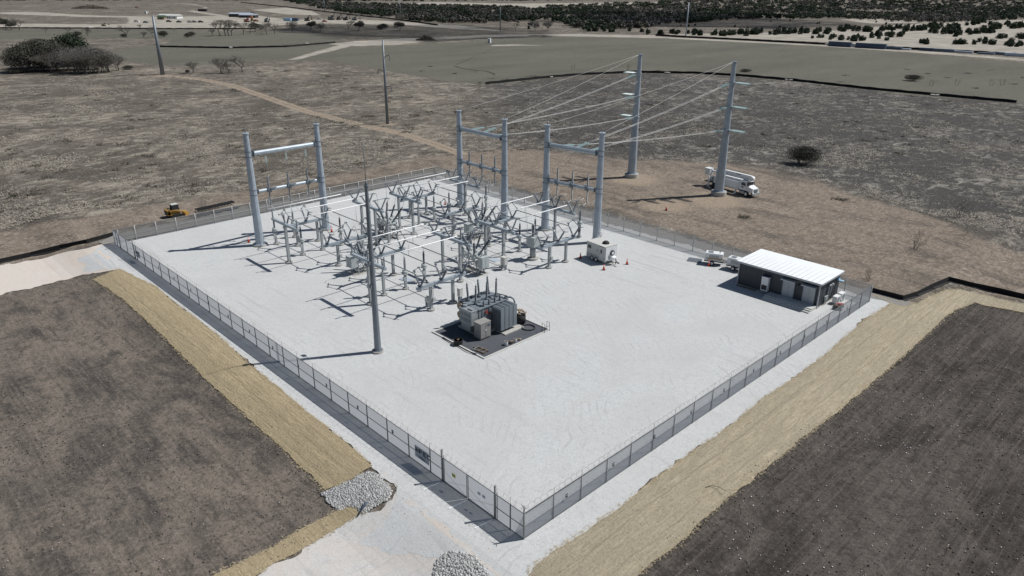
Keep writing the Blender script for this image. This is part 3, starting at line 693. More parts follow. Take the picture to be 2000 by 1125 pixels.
# silt fences
def silt(label, px, h=0.75, world=None):
    P = world or [at(*p) for p in px]
    t = thing('silt_fence', label, 'silt fence', (P[0].x, P[0].y, P[0].z))
    o = P[0]; mb = MB(); st = MB(); Q = []
    for a, b in zip(P[:-1], P[1:]):
        L = hypot(b.x-a.x, b.y-a.y); n = max(1, int(L/3))
        for k in range(n): Q.append(a.lerp(b, k/n))
    Q.append(P[-1])
    R = [Vector((q.x-o.x, q.y-o.y, H(q.x, q.y)-o.z)) for q in Q]
    for i, (a, b) in enumerate(zip(R[:-1], R[1:])):
        nn = Vector((-(b.y-a.y), b.x-a.x, 0)).normalized()*0.04; ha = h*(1+0.10*sin(i*2.3)); hb = h*(1+0.10*sin((i+1)*2.3))
        A = [a-nn, b-nn, b-nn+Vector((0, 0, hb)), a-nn+Vector((0, 0, ha))]; B = [p+nn*2 for p in A]
        mb.quad(A); mb.quad(B[::-1]); mb.quad([A[3], A[2], B[2], B[3]])
        mb.quad([a-nn*9, b-nn*9, b-nn, a-nn+Vector((0, 0, 0.15))])
        if i % 1 == 0: st.cyl(a+Vector((0, 0, -.1)), a+Vector((0.0, 0, ha+0.1)), 0.025, n=4)
    mb.build('fabric', 'silt', t); st.build('stake', 'postf', t); return t
silt('black silt fence running in from the left edge to the rear-left corner of the yard', [(-200, 570), (0, 514), (60, 500), (117, 487), (170, 475), (221, 461)], 0.62)
silt('black silt fence zigzagging from the right corner of the yard to the right edge', [(1703, 571), (1763, 587), (1790, 577), (1820, 563), (1852, 549), (1900, 560), (1950, 572), (2000, 583), (2200, 630)], 0.62)
silt('long curved black silt fence across the field behind the tall poles', [(948, 165), (985, 161), (1060, 153), (1130, 147), (1240, 142), (1360, 144), (1450, 149), (1550, 158), (1700, 175), (1830, 187), (1985, 201)], 0.95)
silt('straight black silt fence in the left distance behind the leaning pole', [(306, 92), (450, 94.5), (560, 92), (655, 84)], 1.0)
silt('thin black silt fence along the pale construction road, far left', [(-100, 55), (60, 55.5), (200, 56), (330, 57), (500, 57)], 1.0)
silt('far black silt fence before the cedars and the bare pole', [(1280, 70), (1335, 73.5), (1450, 79), (1620, 88), (1750, 95), (1900, 103), (2100, 115)], 1.4)
silt('far black silt fence edging the cloud-shaded field and the woods', [(470, 5), (560, 14), (640, 24), (700, 31), (760, 37), (820, 45), (855, 50)], 1.4)
for i, (px, py) in enumerate([(1075, 151), (1305, 143.5), (1541, 157), (1827, 187), (453, 94), (603, 87), (1337, 73), (1467, 79), (1620, 88), (180, 55.5)]):
    p = at(px, py); rnd = random.Random(i); d = hypot(p.x-CAM.x, p.y-CAM.y); k = d/250
    sp = [(rnd.randrange(5), rnd.uniform(-1.1, 1.1)*k, rnd.uniform(-.5, .5)*k, .25*k, rnd.uniform(0, 6), rnd.uniform(.25, .42)*k, .4*k) for _ in range(12)]
    o = scatter('rock_check', ROCK, sp, ['stone']); o.location = p+Vector((0, -0.4*k, 0)); o.scale = (1, 1, 1)
    tag(o, 'white rock heap in '+('the curved silt fence, leftmost of four', 'the curved silt fence, second from the left', 'the curved silt fence, third from the left', 'the curved silt fence, rightmost of four', 'the straight silt fence by the leaning pole, left one', 'the straight silt fence by the leaning pole, right one', 'the far silt fence below the pale pole', 'the far silt fence right of the pale pole', 'the far silt fence next to the first blue container', 'the thin silt fence along the far left road')[i], 'rock heap', 'white rock checks in the silt fences')

# ------------------------------------------------------------ YARD STRUCTURES
def disc(mb, x, y, r=0.42, h=0.22): mb.cyl((x, y, -0.05), (x, y, h), r, n=18, smooth=False)
# steel columns (tapered, twelve sided)
def column(mb, p, h, r0, r1, n=12): mb.rings([(p[0], p[1], p[2]), (p[0], p[1], p[2]+h)], [r0, r1], n, False)
def dead_end(label, x0, y0, x1, y1):
    cx, cy = (x0+x1)/2, (y0+y1)/2; L = hypot(x1-x0, y1-y0); rz = atan2(y1-y0, x1-x0)
    t = thing('dead_end_frame', label, 'dead-end frame', (cx, cy, 0), rz, 'steel dead-end frames')
    for s in (-1, 1):
        f = MB(); f.cyl((s*L/2, 0, -.1), (s*L/2, 0, 0.28), 1.05, n=28, smooth=False); f.build('foundation', 'conc', t)
        c = MB(); c.cyl((s*L/2, 0, .28), (s*L/2, 0, .36), 0.9, n=24, smooth=False); column(c, (s*L/2, 0, .36), 15.8, .62, .37); c.cyl((s*L/2, 0, 16.1), (s*L/2, 0, 16.22), .48, n=12, smooth=False)
        for k in range(16):
            a = 2*pi*k/16; c.cyl((s*L/2+cos(a)*.78, sin(a)*.78, .36), (s*L/2+cos(a)*.78, sin(a)*.78, .5), .035, n=5)
        co = c.build('column', 'pole', t)
        b = MB()
        for k in range(26): b.cyl((s*L/2-s*(.50-.012*k), 0, 2+k*.53), (s*L/2-s*(.62-.012*k), 0.0, 2+k*.53), .02, n=4)
        for zb, rr_ in ((13.3, .46), (7.9, .54)):
            b.cyl((s*L/2, 0, zb-.42), (s*L/2, 0, zb-.30), rr_, n=12, smooth=False); b.cyl((s*L/2, 0, zb+.30), (s*L/2, 0, zb+.42), rr_, n=12, smooth=False)
        b.build('climbing_lug', 'mast', co)
        r = MB(); r.cyl((s*L/2, 0, 16.2), (s*L/2, 0, 16.9), .06, .03, n=6); r.cyl((s*L/2, 0, 16.9), (s*L/2, 0, 20.3), .018, .008, n=5); r.build('lightning_rod', 'mast', t)
    for nm, z, r in (('crossbeam', 13.3, .33), ('lower_beam', 7.9, .24)):
        b = MB(); b.rings([(-L/2+.75, 0, z), (L/2-.75, 0, z)], [r, r], 8, False, ph=pi/8); b.build(nm, 'beam', t)
        p = MB()
        for s in (-1, 1):
            p.box((s*(L/2-.70), 0, z), (.10, r*2.5, r*2.5)); p.cyl((s*(L/2-.70), 0, z), (s*(L/2-.36), 0, z), r*.8, n=8)
        p.build('beam_flange', 'mast', t)
    for i in (-1, 0, 1):
        x = i*L*0.285
        a = MB(); a.insul((x, -.1, 8.2), (x, -.1, 9.9), .16, 8); a.insul((x, -.1, 5.6), (x, -.1, 7.6), .13, 10); a.cyl((x, -.1, 9.9), (x, -.1, 10.1), .05, n=6); a.build('surge_arrester', 'insul', t)
        a = MB(); a.box((x, -.05, 7.9), (.5, .75, .62)); a.box((x+.5, -.45, 8.15), (.9, .35, .10)); a.build('bracket', 'mast', t)
    return t
FR = {}
FR['A'] = dead_end('left galvanised dead-end frame, nearest the yellow loader', -69.2, 15.1, -69.4, 26.0)
FR['B'] = dead_end('middle galvanised dead-end frame, the farther one at the far side of the yard', -53.9, 49.4, -65.0, 49.6)
FR['C'] = dead_end('right galvanised dead-end frame, next to the white cargo trailer', -36.75, 51.9, -46.2, 50.8)

# lone lightning mast
t = thing('lightning_mast', 'slim grey lightning mast standing alone near the left fence', 'mast', (-29.75, 8.5, 0))
MB().cyl((0, 0, -.1), (0, 0, .25), .62, n=28, smooth=False).build('foundation', 'conc', t)
c = MB(); c.cyl((0, 0, .25), (0, 0, .33), .5, n=20, smooth=False); column(c, (0, 0, .33), 17.2, .36, .17)
c.cyl((0, 0, 17.45), (0, 0, 17.6), .24, n=12, smooth=False); c.build('shaft', 'mast', t)
for k in range(12):
    pass
MB().cyl((0, 0, 17.6), (0, 0, 18.1), .13, .04, n=8).cyl((0, 0, 18.1), (0, 0, 22.0), .04, .022, n=6).build('rod', 'mast', t)
b = MB()
for z_ in (7.4, 9.9): b.box((.0, -.28, z_), (.3, .22, .35))
b.box((-.9, .0, 9.4), (.5, .25, .32)); b.cyl((-.9, 0, 9.3), (0, 0, 9.3), .03, n=5)
b.build('floodlight', 'mast', t)

# tall line poles
def line_pole(label, bx, by, side):
    t = thing('line_pole', label, 'power pole', (bx, by, 0), 0, 'tall tapered steel line poles')
    MB().cyl((0, 0, -.1), (0, 0, .75), 1.38, n=40, smooth=False).build('foundation', 'conc', t)
    c = MB(); c.cyl((0, 0, .75), (0, 0, .86), 1.08, n=30, smooth=False)
    column(c, (0, 0, .86), 22.6, .88, .36); 
    for z_ in (20.0, 15.95, 11.9):
        r_ = .88+(.36-.88)*(z_-.86)/22.6+.1; c.cyl((0, 0, z_-.09), (0, 0, z_+.09), r_, n=12, smooth=False)
    c.cyl((0, 0, 23.4), (0, 0, 23.5), .5, n=12, smooth=False); c.build('shaft', 'pole', t)
    b = MB(); b.cyl((-.5, -.3, 23.45), (.9, .5, 23.75), .02, n=4)
    for k in range(36): 
        z_ = 2+k*.56; r_ = .88+(.36-.88)*(z_-.86)/22.6; b.cyl((r_*.7, -r_*.7, z_), (r_*.7+.12, -r_*.7-.12, z_), .022, n=4)
    b.build('climbing_lug', 'mast', t)
    for z_ in (20.0, 15.95, 11.9):
        r_ = .88+(.36-.88)*(z_-.86)/22.6
        i_ = MB()
        for dy in (-.45, 0, .45): i_.insul((side*(r_+.35), dy*.8, z_+.05*dy), (side*(r_+2.9), dy*.8, z_-.05+.05*dy), .14, 12, 8)
        i_.build('insulator_string', 'glass', t)
        j = MB(); j.box((side*(r_+.2), 0, z_), (.3, .9, .12)); j.box((side*(r_+3.0), 0, z_-.05), (.08, .9, .08)); j.cyl((side*(r_+3.05), 0, z_-.7), (side*(r_+3.05), 0, z_+.5), .02, n=4); j.build('yoke_plate', 'mast', t)
    return t
TR = Vector((-38.7, 89.1, 0)); TL = Vector((-57.9, 88.3, 0))
line_pole('right one of the two tall steel line poles, before the bucket truck', TR.x, TR.y, 1)
line_pole('left one of the two tall steel line poles, without a truck beside it', TL.x, TL.y, -1)

def sag(a, b, s, n=14):
    a = Vector(a); b = Vector(b); return [a.lerp(b, k/n)-Vector((0, 0, 4*s*(k/n)*(1-k/n))) for k in range(n+1)]
def cable(name, label, pts, r, mat, cat, group): return tag(MB().path(pts, r, 5).build(name, mat), label, cat, group)
def frame_pt(fr, i, z, y=0.0):
    o = FR[fr]; L = {'A': 10.9, 'B': 11.1, 'C': 9.5}[fr]; x = i*L*0.285; c, s = cos(o.rotation_euler[2]), sin(o.rotation_euler[2])
    return Vector((o.location.x+x*c-y*s, o.location.y+x*s+y*c, z))
for pole, fr, nm in ((TR, 'C', 'right'), (TL, 'B', 'left')):
    for i, z_ in zip((0, -1, 1) if fr == 'C' else (0, 1, -1), (20.0, 15.95, 11.9)):
        a = Vector((pole.x, pole.y-.7, z_-.1)); b = frame_pt(fr, i, 13.3, 0); d = (b-a).normalized()
        a1 = a+d*.5; a2 = a+d*2.7; b1 = b-d*.5; b2 = b-d*3.0
        lv = {20.0: 'top', 15.95: 'middle', 11.9: 'lowest'}[z_]
        t = thing('line_insulator', f'pale glass insulator pair facing the yard, {lv} level of the {nm} line pole', 'insulator', a1, 0, 'pale glass tension insulators')
        q = Vector((-d.y, d.x, 0)).normalized()*.2; m = MB()
        for s in (-1, 1): m.insul(q*s, (a2-a1)+q*s, .14, 12)
        m.build('disc_string', 'glass', t); MB().box((0, 0, 0), (.2, .55, .1), atan2(d.y, d.x)).build('yoke_plate', 'mast', t)
        t = thing('line_insulator', f'pale glass insulator pair on the crossbeam, {lv} conductor of the {nm} line pole', 'insulator', b2, 0, 'pale glass tension insulators')
        m = MB()
        for s in (-1, 1): m.insul(q*s, (b1-b2)+q*s, .13, 13)
        m.build('disc_string', 'glass', t); MB().box((0, 0, 0), (.2, .55, .1), atan2(d.y, d.x)).build('yoke_plate', 'mast', t)
        t = thing('line_conductor', f'twin aluminium conductor from the {lv} arm of the {nm} line pole to the yard', 'power line', a2, 0, 'twin conductors between line poles and frames')
        for s in (-1, 1): MB().path([p-a2 for p in sag(a2+q*s, b2+q*s, .28)], .024, 5).build('wire', 'wire', t)
        # slack jumper at the pole and drop to the lower beam
        cable('jumper_cable', f'slack loop under the {lv} insulators of the {nm} line pole', sag(a2, a+Vector((.3, 0, -1.3)), .7, 8), .03, 'wire', 'cable', 'jumpers at the line poles')
        lo = frame_pt(fr, i, 10.1, -.1)
        cable('jumper_cable', f'thin drop cable from the {lv} conductor to the lower beam, {nm} line', [b2, b2+Vector((0, -.6, -2)), lo+Vector((.2, .9, -.2)), lo, ], .022, 'wired', 'cable', 'drop cables at the dead-end frames')
        bt = frame_pt(fr, i, 5.6, -.1)
        cable('jumper_cable', f'pale bowed cable below the lower beam, {nm} frame, {lv} phase', [bt+Vector((1.2, .6, .6)), bt+Vector((.6, .3, .1)), bt, bt+Vector((-.8, -1.0, -.25)), bt+Vector((-1.3, -2.6, .25))], .045, 'wire', 'cable', 'pale cables below the lower beams')
    for k in (-1, 1):
        L = {'B': 11.1, 'C': 9.5}[fr]; o = FR[fr]; c, s = cos(o.rotation_euler[2]), sin(o.rotation_euler[2])
        e = Vector((o.location.x+k*L/2*c, o.location.y+k*L/2*s+.3, 16.25))
        cable('shield_wire', f'thin shield wire from the {nm} line pole top to the {"nearer" if k < 0 else "farther"} frame column', sag((pole.x, pole.y-.4, 23.4), e, .25), .018, 'wire', 'power line', 'shield wires from the pole tops')
for i in (-1, 0, 1):
    b = frame_pt('A', i, 12.9); lb = ('near', 'middle', 'far')[i+1]
    t = thing('hanging_insulator', f'short pale insulator hanging from the crossbeam of the left frame, {lb} one', 'insulator', b+Vector((0.3, 0, -1.3)), 0, 'insulators hanging on the left frame')
    MB().insul((-.12, 0, 1.2), (-.12, 0, .1), .06, 5).insul((.14, .0, 1.2), (.14, 0, .1), .06, 5).build('disc_string', 'glass', t)
    MB().box((0, 0, 0.04), (.4, .1, .08)).build('yoke_plate', 'mast', t)
    lo = frame_pt('A', i, 10.1, -.1)
    cable('jumper_cable', f'thin drop cable below the {lb} hanging insulator of the left frame', [b+Vector((.3, 0, -1.3)), b+Vector((.8, .2, -2.6)), lo+Vector((.6, 0, .2)), lo], .022, 'wired', 'cable', 'drop cables at the dead-end frames')
    bt = frame_pt('A', i, 5.6, -.1)
    cable('jumper_cable', f'cable from the {lb} arrester of the left frame to the nearest disconnect switch', [bt+Vector((-.9, 0, 1.1)), bt, bt+Vector((1.6, .2, -.9)), Vector((-65.9, 17.5+3.1*(i+1), 4.6))], .03, 'wire', 'cable', 'pale cables below the lower beams')

# disconnect switches: beam on two posts, three pairs of raked insulators
def make_switch(name, h, sp, tilt, hi, beamL, posts, open_=False, r=.13):
    """beam along local x; insulator pairs open along local y"""
    t = thing(name, '', 'disconnect switch')
    for px in posts:
        f = MB(); disc(f, px, 0, .48, .22); f.build('foundation', 'conc', t)
        p = MB(); p.box((px, 0, .24), (.5, .5, .05)); p.box((px, 0, .22+(h-.22)/2), (.30, .30, h-.22)); p.box((px, 0, h-.03), (.42, .42, .06)); p.build('post', 'steel', t)
    b = MB(); b.box((0, 0, h+.17), (beamL, .32, .34)); b.build('beam', 'beam', t)
    mech = MB(); mech.box((posts[0]+.25, -.22, 1.35), (.35, .25, .5)); mech.cyl((posts[0]+.25, -.18, 1.6), (posts[0]+.25, -.18, h), .025, n=5); mech.build('operating_gear', 'cab', t)
    for i in (-1, 0, 1):
        x = i*sp; z0 = h+.42
        br = MB(); br.box((x, 0, z0-.04), (.34, .7, .09)); br.box((x, 0, z0+.06), (.2, .32, .14)); br.build('base_bracket', 'mast', t)
        for s in (-1, 1):
            MB().insul((x, s*.13, z0+.05), (x, s*(.13+tilt), z0+hi), r, 9).build('insulator', 'insul', t)
        ya, za = .13+tilt, z0+hi
        bl = MB()
        if open_:
            bl.cyl((x, -ya, za), (x, -ya*.05+.2, za+.75), .05, n=6); bl.cyl((x, -ya*.05+.2, za+.75), (x, ya, za+.1), .035, n=6); bl.box((x, .1, za+.75), (.22, .3, .12))
        else:
            bl.cyl((x, -ya-.35, za+.06), (x, ya+.35, za+.06), .045, n=6)
        bl.box((x, -ya, za+.05), (.2, .28, .1)); bl.box((x, ya, za+.05), (.2, .28, .1)); bl.cyl((x, -ya-.1, za), (x+.35, -ya-.45, za+.05), .05, n=5); bl.cyl((x, ya+.1, za), (x+.35, ya+.45, za+.05), .05, n=5)
        bl.build('blade', 'mast', t)
    return t
SW_H = make_switch('disconnect_switch', 5.15, 3.3, .80, 1.40, 7.8, (-1.75, 1.75))
SW_L = make_switch('disconnect_switch', 3.05, 3.1, .88, 1.45, 7.2, (-1.65, 1.65), True)
SW_T = make_switch('disconnect_switch', 5.15, 3.3, .80, 1.40, 7.6, (0,))
GH = 'high disconnect switches on steel beams'; GL = 'low disconnect switches on steel beams'
first = {}
def place(proto, loc, rz, label, group):
    if proto.name not in first:
        first[proto.name] = 1; proto.location = loc; proto.rotation_euler = (0, 0, rz); proto['label'] = label; proto['group'] = group; return proto
    return dup(proto, loc, rz, label, group)
LA, LB, LC, LD = 'left breaker', 'near middle breaker', 'far middle breaker', 'breaker behind the mast'
# copy before moving: prototypes stay in place of their first spot
spH = [((-59.9, 27.75), 'high disconnect switch between the left dead-end frame and the left breaker'), ((-59.9, 34.4), 'high disconnect switch directly beyond the left breaker'),
       ((-40.4, 27.2), 'high disconnect switch on the near side of the breaker by the transformer'), ((-40.4, 34.7), 'high disconnect switch just beyond the breaker by the transformer')]
spL = [((-65.2, 20.6), 'low disconnect switch directly before the left dead-end frame'), ((-54.2, 20.6), 'low disconnect switch on the left of the breaker hidden by the mast'),
       ((-46.3, 20.6), 'low disconnect switch on the right of the breaker hidden by the mast'), ((-34.2, 20.6), 'low disconnect switch with raised blades nearest the transformer'),
       ((-65.2, 40.7), 'low disconnect switch before the middle dead-end frame, left end of its row'), ((-54.4, 40.7), 'low disconnect switch on the left of the farthest breaker'),
       ((-46.3, 40.7), 'low disconnect switch on the right of the farthest breaker'), ((-34.3, 40.7), 'low disconnect switch with raised blades nearest the cargo trailer')]
spT = [((-60.4, 46.7), 'single-post disconnect switch in front of the middle dead-end frame'), ((-40.6, 46.9), 'single-post disconnect switch in front of the right dead-end frame')]
for pr, sp, g, rz in ((SW_H, spH, GH, 0), (SW_L, spL, GL, pi/2), (SW_T, spT, GH, 0)):
    for k, ((x, y), lb) in enumerate(sp): place(pr, (x, y, 0.05), rz, lb, g)

# bus supports (single post, crossbeam, three upright insulators) at the near ends
def t_support(label, x, y):
    t = thing('bus_support', label, 'bus support', (x, y, .05), 0, 'tee shaped high bus supports')
    f = MB(); disc(f, 0, 0, .5); f.build('foundation', 'conc', t)
    p = MB(); p.box((0, 0, .24), (.5, .5, .05)); p.box((0, 0, 2.75), (.34, .34, 5.1)); p.build('post', 'steel', t)
    MB().box((0, 0, 5.45), (7.0, .32, .32)).build('beam', 'beam', t)
    for i in (-1, 0, 1): MB().insul((i*3.3, 0, 5.6), (i*3.3, 0, 6.82), .11, 9).build('insulator', 'insul', t)
t_support('tee shaped support carrying the near end of the left high bus', -59.7, 14.6)
t_support('tee shaped support carrying the near end of the right high bus, behind the mast', -40.4, 14.8)

# high bus tubes with risers to the low bus
YR1 = (17.5, 20.6, 23.7); YR2 = (37.6, 40.7, 43.8)
col_names = {(-59.9, 0): 'left front', (-59.9, 1): 'left rear', (-40.4, 0): 'right front', (-40.4, 1): 'right rear'}
tn = {-1: 'left', 0: 'middle', 1: 'right'}
for cx in (-59.9, -40.4):
    for row, (y0, y1) in enumerate(((14.1, 25.7), (36.2, 45.7))):
        for i in (-1, 0, 1):
            x = cx+i*3.3
            t = thing('high_bus_tube', f'bright aluminium bus tube, {tn[i]} one of three in the {col_names[(cx, row)]} group', 'bus tube', (x, y0, 6.92), 0, 'bright high bus tubes')
            MB().cyl((0, 0, 0), (0, y1-y0, 0), .062, n=10).build('tube', 'bus', t)
            c = MB(); c.box((0, y1-y0, 0), (.24, .3, .2)); c.cyl((0, -.02, 0), (0, -.12, 0), .1, n=8); c.build('end_fitting', 'busd', t)
            yy = (YR1 if row == 0 else YR2)[i+1 if cx < -50 else 1-i]
            MB().cyl((0, yy-y0, 0), (0, yy-y0, -2.2), .032, n=6).build('riser', 'wire', t)
# low bus tubes
for cx, (xa, xb) in ((-59.9, (-64.4, -55.0)), (-40.4, (-45.4, -35.1))):
    for row, ys in ((0, YR1), (1, YR2)):
        for j, yy in enumerate(ys):
            t = thing('low_bus_tube', f'grey low bus tube, {("near", "middle", "far")[j]} one of three in the {col_names[(cx, row)]} group', 'bus tube', (xa, yy, 4.72), 0, 'grey low bus tubes')
            MB().cyl((0, 0, 0), (xb-xa, 0, 0), .062, n=8).build('tube', 'busd', t)
            MB().box((0, 0, 0), (.25, .18, .16)).build('end_fitting', 'bus', t); MB().box((xb-xa, 0, 0), (.25, .18, .16)).build('end_fitting', 'bus', t)
# voltage transformers / supports on single posts under the low bus
def make_cvt(name, kind):
    t = thing(name, '', kind)
    f = MB(); disc(f, 0, 0, .38); f.build('foundation', 'conc', t)
    p = MB(); p.box((0, 0, .24), (.42, .42, .05)); p.box((0, 0, 1.15), (.26, .26, 1.8)); p.build('post', 'steel', t)
    b = MB(); b.cyl((0, 0, 2.05), (0, 0, 2.5), .34, n=12); b.cyl((0, 0, 2.05), (0, 0, 2.1), .42, n=12); b.box((.2, -.3, 1.5), (.3, .2, .45)); b.build('base_tank', 'cab', t)
    MB().insul((0, 0, 2.5), (0, 0, 4.0), .15, 12).build('insulator', 'insuld', t)
    c = MB(); c.cyl((0, 0, 4.0), (0, 0, 4.15), .12, n=8); c.cyl((0, 0, 4.15), (0, 0, 4.70), .02, n=5); c.build('cap', 'mast', t)
    return t
def make_post_ins(name):
    t = thing(name, '', 'bus support')
    f = MB(); disc(f, 0, 0, .38); f.build('foundation', 'conc', t)
    p = MB(); p.box((0, 0, .24), (.42, .42, .05)); p.box((0, 0, 1.6), (.28, .28, 2.75)); p.box((0, 0, 3.0), (.4, .4, .06)); p.build('post', 'steel', t)
    MB().insul((0, 0, 3.03), (0, 0, 4.58), .13, 10).build('insulator', 'insul', t)
    MB().box((0, 0, 4.63), (.2, .16, .1)).build('clamp', 'mast', t); return t
CV = make_cvt('voltage_transformer', 'voltage transformer'); PI_ = make_post_ins('post_insulator')
cvs = [(-61.2, YR1[0], 'left front group, near one'), (-61.2, YR1[2], 'left front group, far one'), (-41.4, YR1[1], 'right front group, middle one'), (-41.6, YR1[2], 'right front group, far one'), (-42.4, 16.0, 'right front group, nearest the mast'),
       (-61.0, YR2[1], 'left rear group, middle one'), (-61.0, YR2[2], 'left rear group, far one'), (-41.6, YR2[1], 'right rear group, middle one'), (-41.6, YR2[2], 'right rear group, far one')]
for x, y, lb in cvs: place(CV, (x, y, .05), 0, 'voltage transformer under the low bus, '+lb, 'voltage transformers on single posts')
for x, y, lb in ((-40.1, 51.9, 'standing at the foot of the right dead-end frame'), (-60.4, 51.3, 'standing at the foot of the middle dead-end frame'), (-69.0, 20.5, 'standing between the columns of the left dead-end frame'), (-68.0, 17.0, 'beside the near column of the left dead-end frame')):
    place(CV, (x, y, .05), 0, 'voltage transformer '+lb, 'voltage transformers on single posts')
for x, y, lb in ((-61.2, YR1[1], 'left front group, middle one'), (-41.6, YR1[0], 'right front group, near one'), (-61.0, YR2[0], 'left rear group, near one'), (-41.6, YR2[0], 'right rear group, near one'),
                 (-56.9, YR1[2]+.9, 'beside the left breaker'), (-56.9, 29.0, 'between the left breaker and the farthest breaker'), (-44.4, 32.2, 'between the farthest breaker and the one by the transformer')):
    place(PI_, (x, y, .05), 0, 'post insulator under the bus, '+lb, 'post insulators on single posts')
# big station-service voltage transformer
t = thing('service_transformer', 'box shaped service transformer on a thick post, below the right rear bus', 'transformer', (-38.1, 39.8, .05))
f = MB(); disc(f, 0, 0, .75, .3); f.build('foundation', 'conc', t)
p = MB(); p.cyl((0, 0, .3), (0, 0, 2.0), .42, n=14); p.build('post', 'steel', t)
b = MB(); b.box((0, 0, 2.65), (1.5, 1.1, 1.3)); b.box((0, 0, 2.0), (1.3, 1.0, .15)); b.box((0, 0, 3.32), (1.55, 1.15, .06)); b.build('tank', 'cab', t)
MB().insul((0, 0, 3.35), (0, 0, 5.1), .2, 12).build('bushing', 'insul', t); MB().rings([(-.3, 0, 4.0), (-.28, 0, 4.9), (0, 0, 5.15), (.28, 0, 4.9), (.3, 0, 4.0)], [.05]*5, 6).build('grading_ring', 'bus', t)

# circuit breakers: braced frame, three tanks, six fanned bushings
def make_breaker():
    t = thing('circuit_breaker', '', 'circuit breaker')
    fr = MB()
    for x in (-1.5, 1.5):
        for y in (-.62, .62): fr.box((x, y, .95), (.12, .12, 1.8)); fr.box((x, y, .04), (.3, .3, .05))
    for y in (-.62, .62):
        fr.box((0, y, 1.82), (3.3, .14, .14)); fr.cyl((-1.5, y, .15), (1.5, y, 1.7), .035, n=4); fr.cyl((1.5, y, .15), (-1.5, y, 1.7), .035, n=4); fr.box((0, y, .5), (3.0, .06, .06))
    for x in (-1.5, 1.5):
        fr.cyl((x, -.62, .15), (x, .62, 1.7), .035, n=4); fr.cyl((x, .62, .15), (x, -.62, 1.7), .035, n=4)
    fr.build('frame', 'steel', t)
    pipes = MB(); rnd = random.Random(2)
    for k in range(9): pipes.path([(rnd.uniform(-1.2, 1.2), rnd.uniform(-.5, .5), 1.7), (rnd.uniform(-1.4, 1.4), rnd.uniform(-.7, .7), .9), (rnd.uniform(-1.6, 1.6), rnd.uniform(-.9, .9), .1)], .03, 5)
    pipes.build('conduit', 'insuld', t)
    for i in (-1, 0, 1):
        x = i*.95
        tk = MB(); tk.cyl((x, -.75, 2.22), (x, .75, 2.22), .30, n=14)
        for s in (-1, 1): tk.cyl((x, s*.75, 2.22), (x, s*.83, 2.22), .35, n=14); tk.cyl((x, s*.42, 2.3), (x+i*.12, s*.62, 2.85), .24, n=12)
        tk.build('tank', 'cab', t)
        for s in (-1, 1):
            MB().insul((x+i*.12, s*.62, 2.85), (x+i*1.0, s*1.45, 4.65), .17, 12, 9).build('bushing', 'insuld', t)
    cb = MB(); cb.box((2.1, 0, 1.75), (.85, 1.25, 1.45)); cb.box((2.1, 0, 2.5), (.9, 1.3, .05)); cb.box((1.75, 0, .8), (.1, .9, .5)); co = cb.build('control_cabinet', 'cab', t)
    MB().box((2.54, -.3, 1.75), (.03, .5, 1.2)).box((2.54, .3, 1.75), (.03, .5, 1.2)).box((2.57, .02, 1.8), (.03, .05, .3)).build('door', 'cab', co)
    fd = MB(); fd.box((0.2, 0, -.02), (4.2, 1.9, .1)); fd.build('foundation', 'conc', t)
    return t
BK = make_breaker(); BG = 'circuit breakers with fanned bushings'
bks = [((-59.9, 31.0), pi, 'circuit breaker on the left, below the left bus gap'), ((-40.5, 30.9), 0, 'circuit breaker by the transformer, with fanned dark bushings and pale cabinets'),
       ((-50.4, 40.9), -pi/2, 'circuit breaker farthest back, in front of the middle dead-end frame'), ((-50.2, 20.6), -pi/2, 'circuit breaker partly hidden behind the lightning mast')]
for (x, y), rz, lb in bks: place(BK, (x, y, .08), rz, lb, BG)
BN = {(-59.9, 31.0): 'left breaker', (-40.5, 30.9): 'breaker by the transformer', (-50.4, 40.9): 'farthest breaker', (-50.2, 20.6): 'breaker behind the mast'}
for (x, y), rz, lb in bks:
    for i in (-1, 0, 1):
        for s in (-1, 1):
            lx, ly = i*1.95, s*1.45; c, s_ = cos(rz), sin(rz)
            a = Vector((x+lx*c-ly*s_, y+lx*s_+ly*c, 4.75))
            if rz >= 0: b = Vector((x+(i if rz == 0 else -i)*3.3+.35, (27.75 if x < -50 else 27.2)+1.35 if a.y < y else (34.4 if x < -50 else 34.7)-1.35, 7.0))
            else: b = Vector((-54.2+1.2 if a.x < x else -46.3-1.2, (20.6 if y < 30 else 40.7)-i*3.1, 4.75))
            mid = (a+b)/2+Vector((0, 0, .55 if rz >= 0 else 1.0))
            pts = [a, a.lerp(mid, .5)+Vector((0, 0, .35)), mid, mid.lerp(b, .5)+Vector((0, 0, .12)), b]
            cable('jumper_cable', f'thin jumper, {("left", "middle", "right")[i+1]} phase, {"near" if s < 0 else "far"} side of the {BN[(x, y)]}', pts, .024, 'wired', 'cable', 'jumpers on the breakers')
# jumpers from single-post switches to frames
for fr, sx in (('B', -60.4), ('C', -40.6)):
    for i in (-1, 0, 1):
        a = Vector((sx+i*3.3, 48.2, 7.0)); b = frame_pt(fr, -i, 5.7, .1)
        cable('jumper_cable', f'slack cable from the single-post switch to the {"middle" if fr == "B" else "right"} frame, {("left", "centre", "right")[i+1]} phase', [a, a+Vector((.2, .8, .25)), (a+b)/2+Vector((0, 0, .1)), b+Vector((0, -.6, -.3)), b], .035, 'wire', 'cable', 'pale cables at the frames')

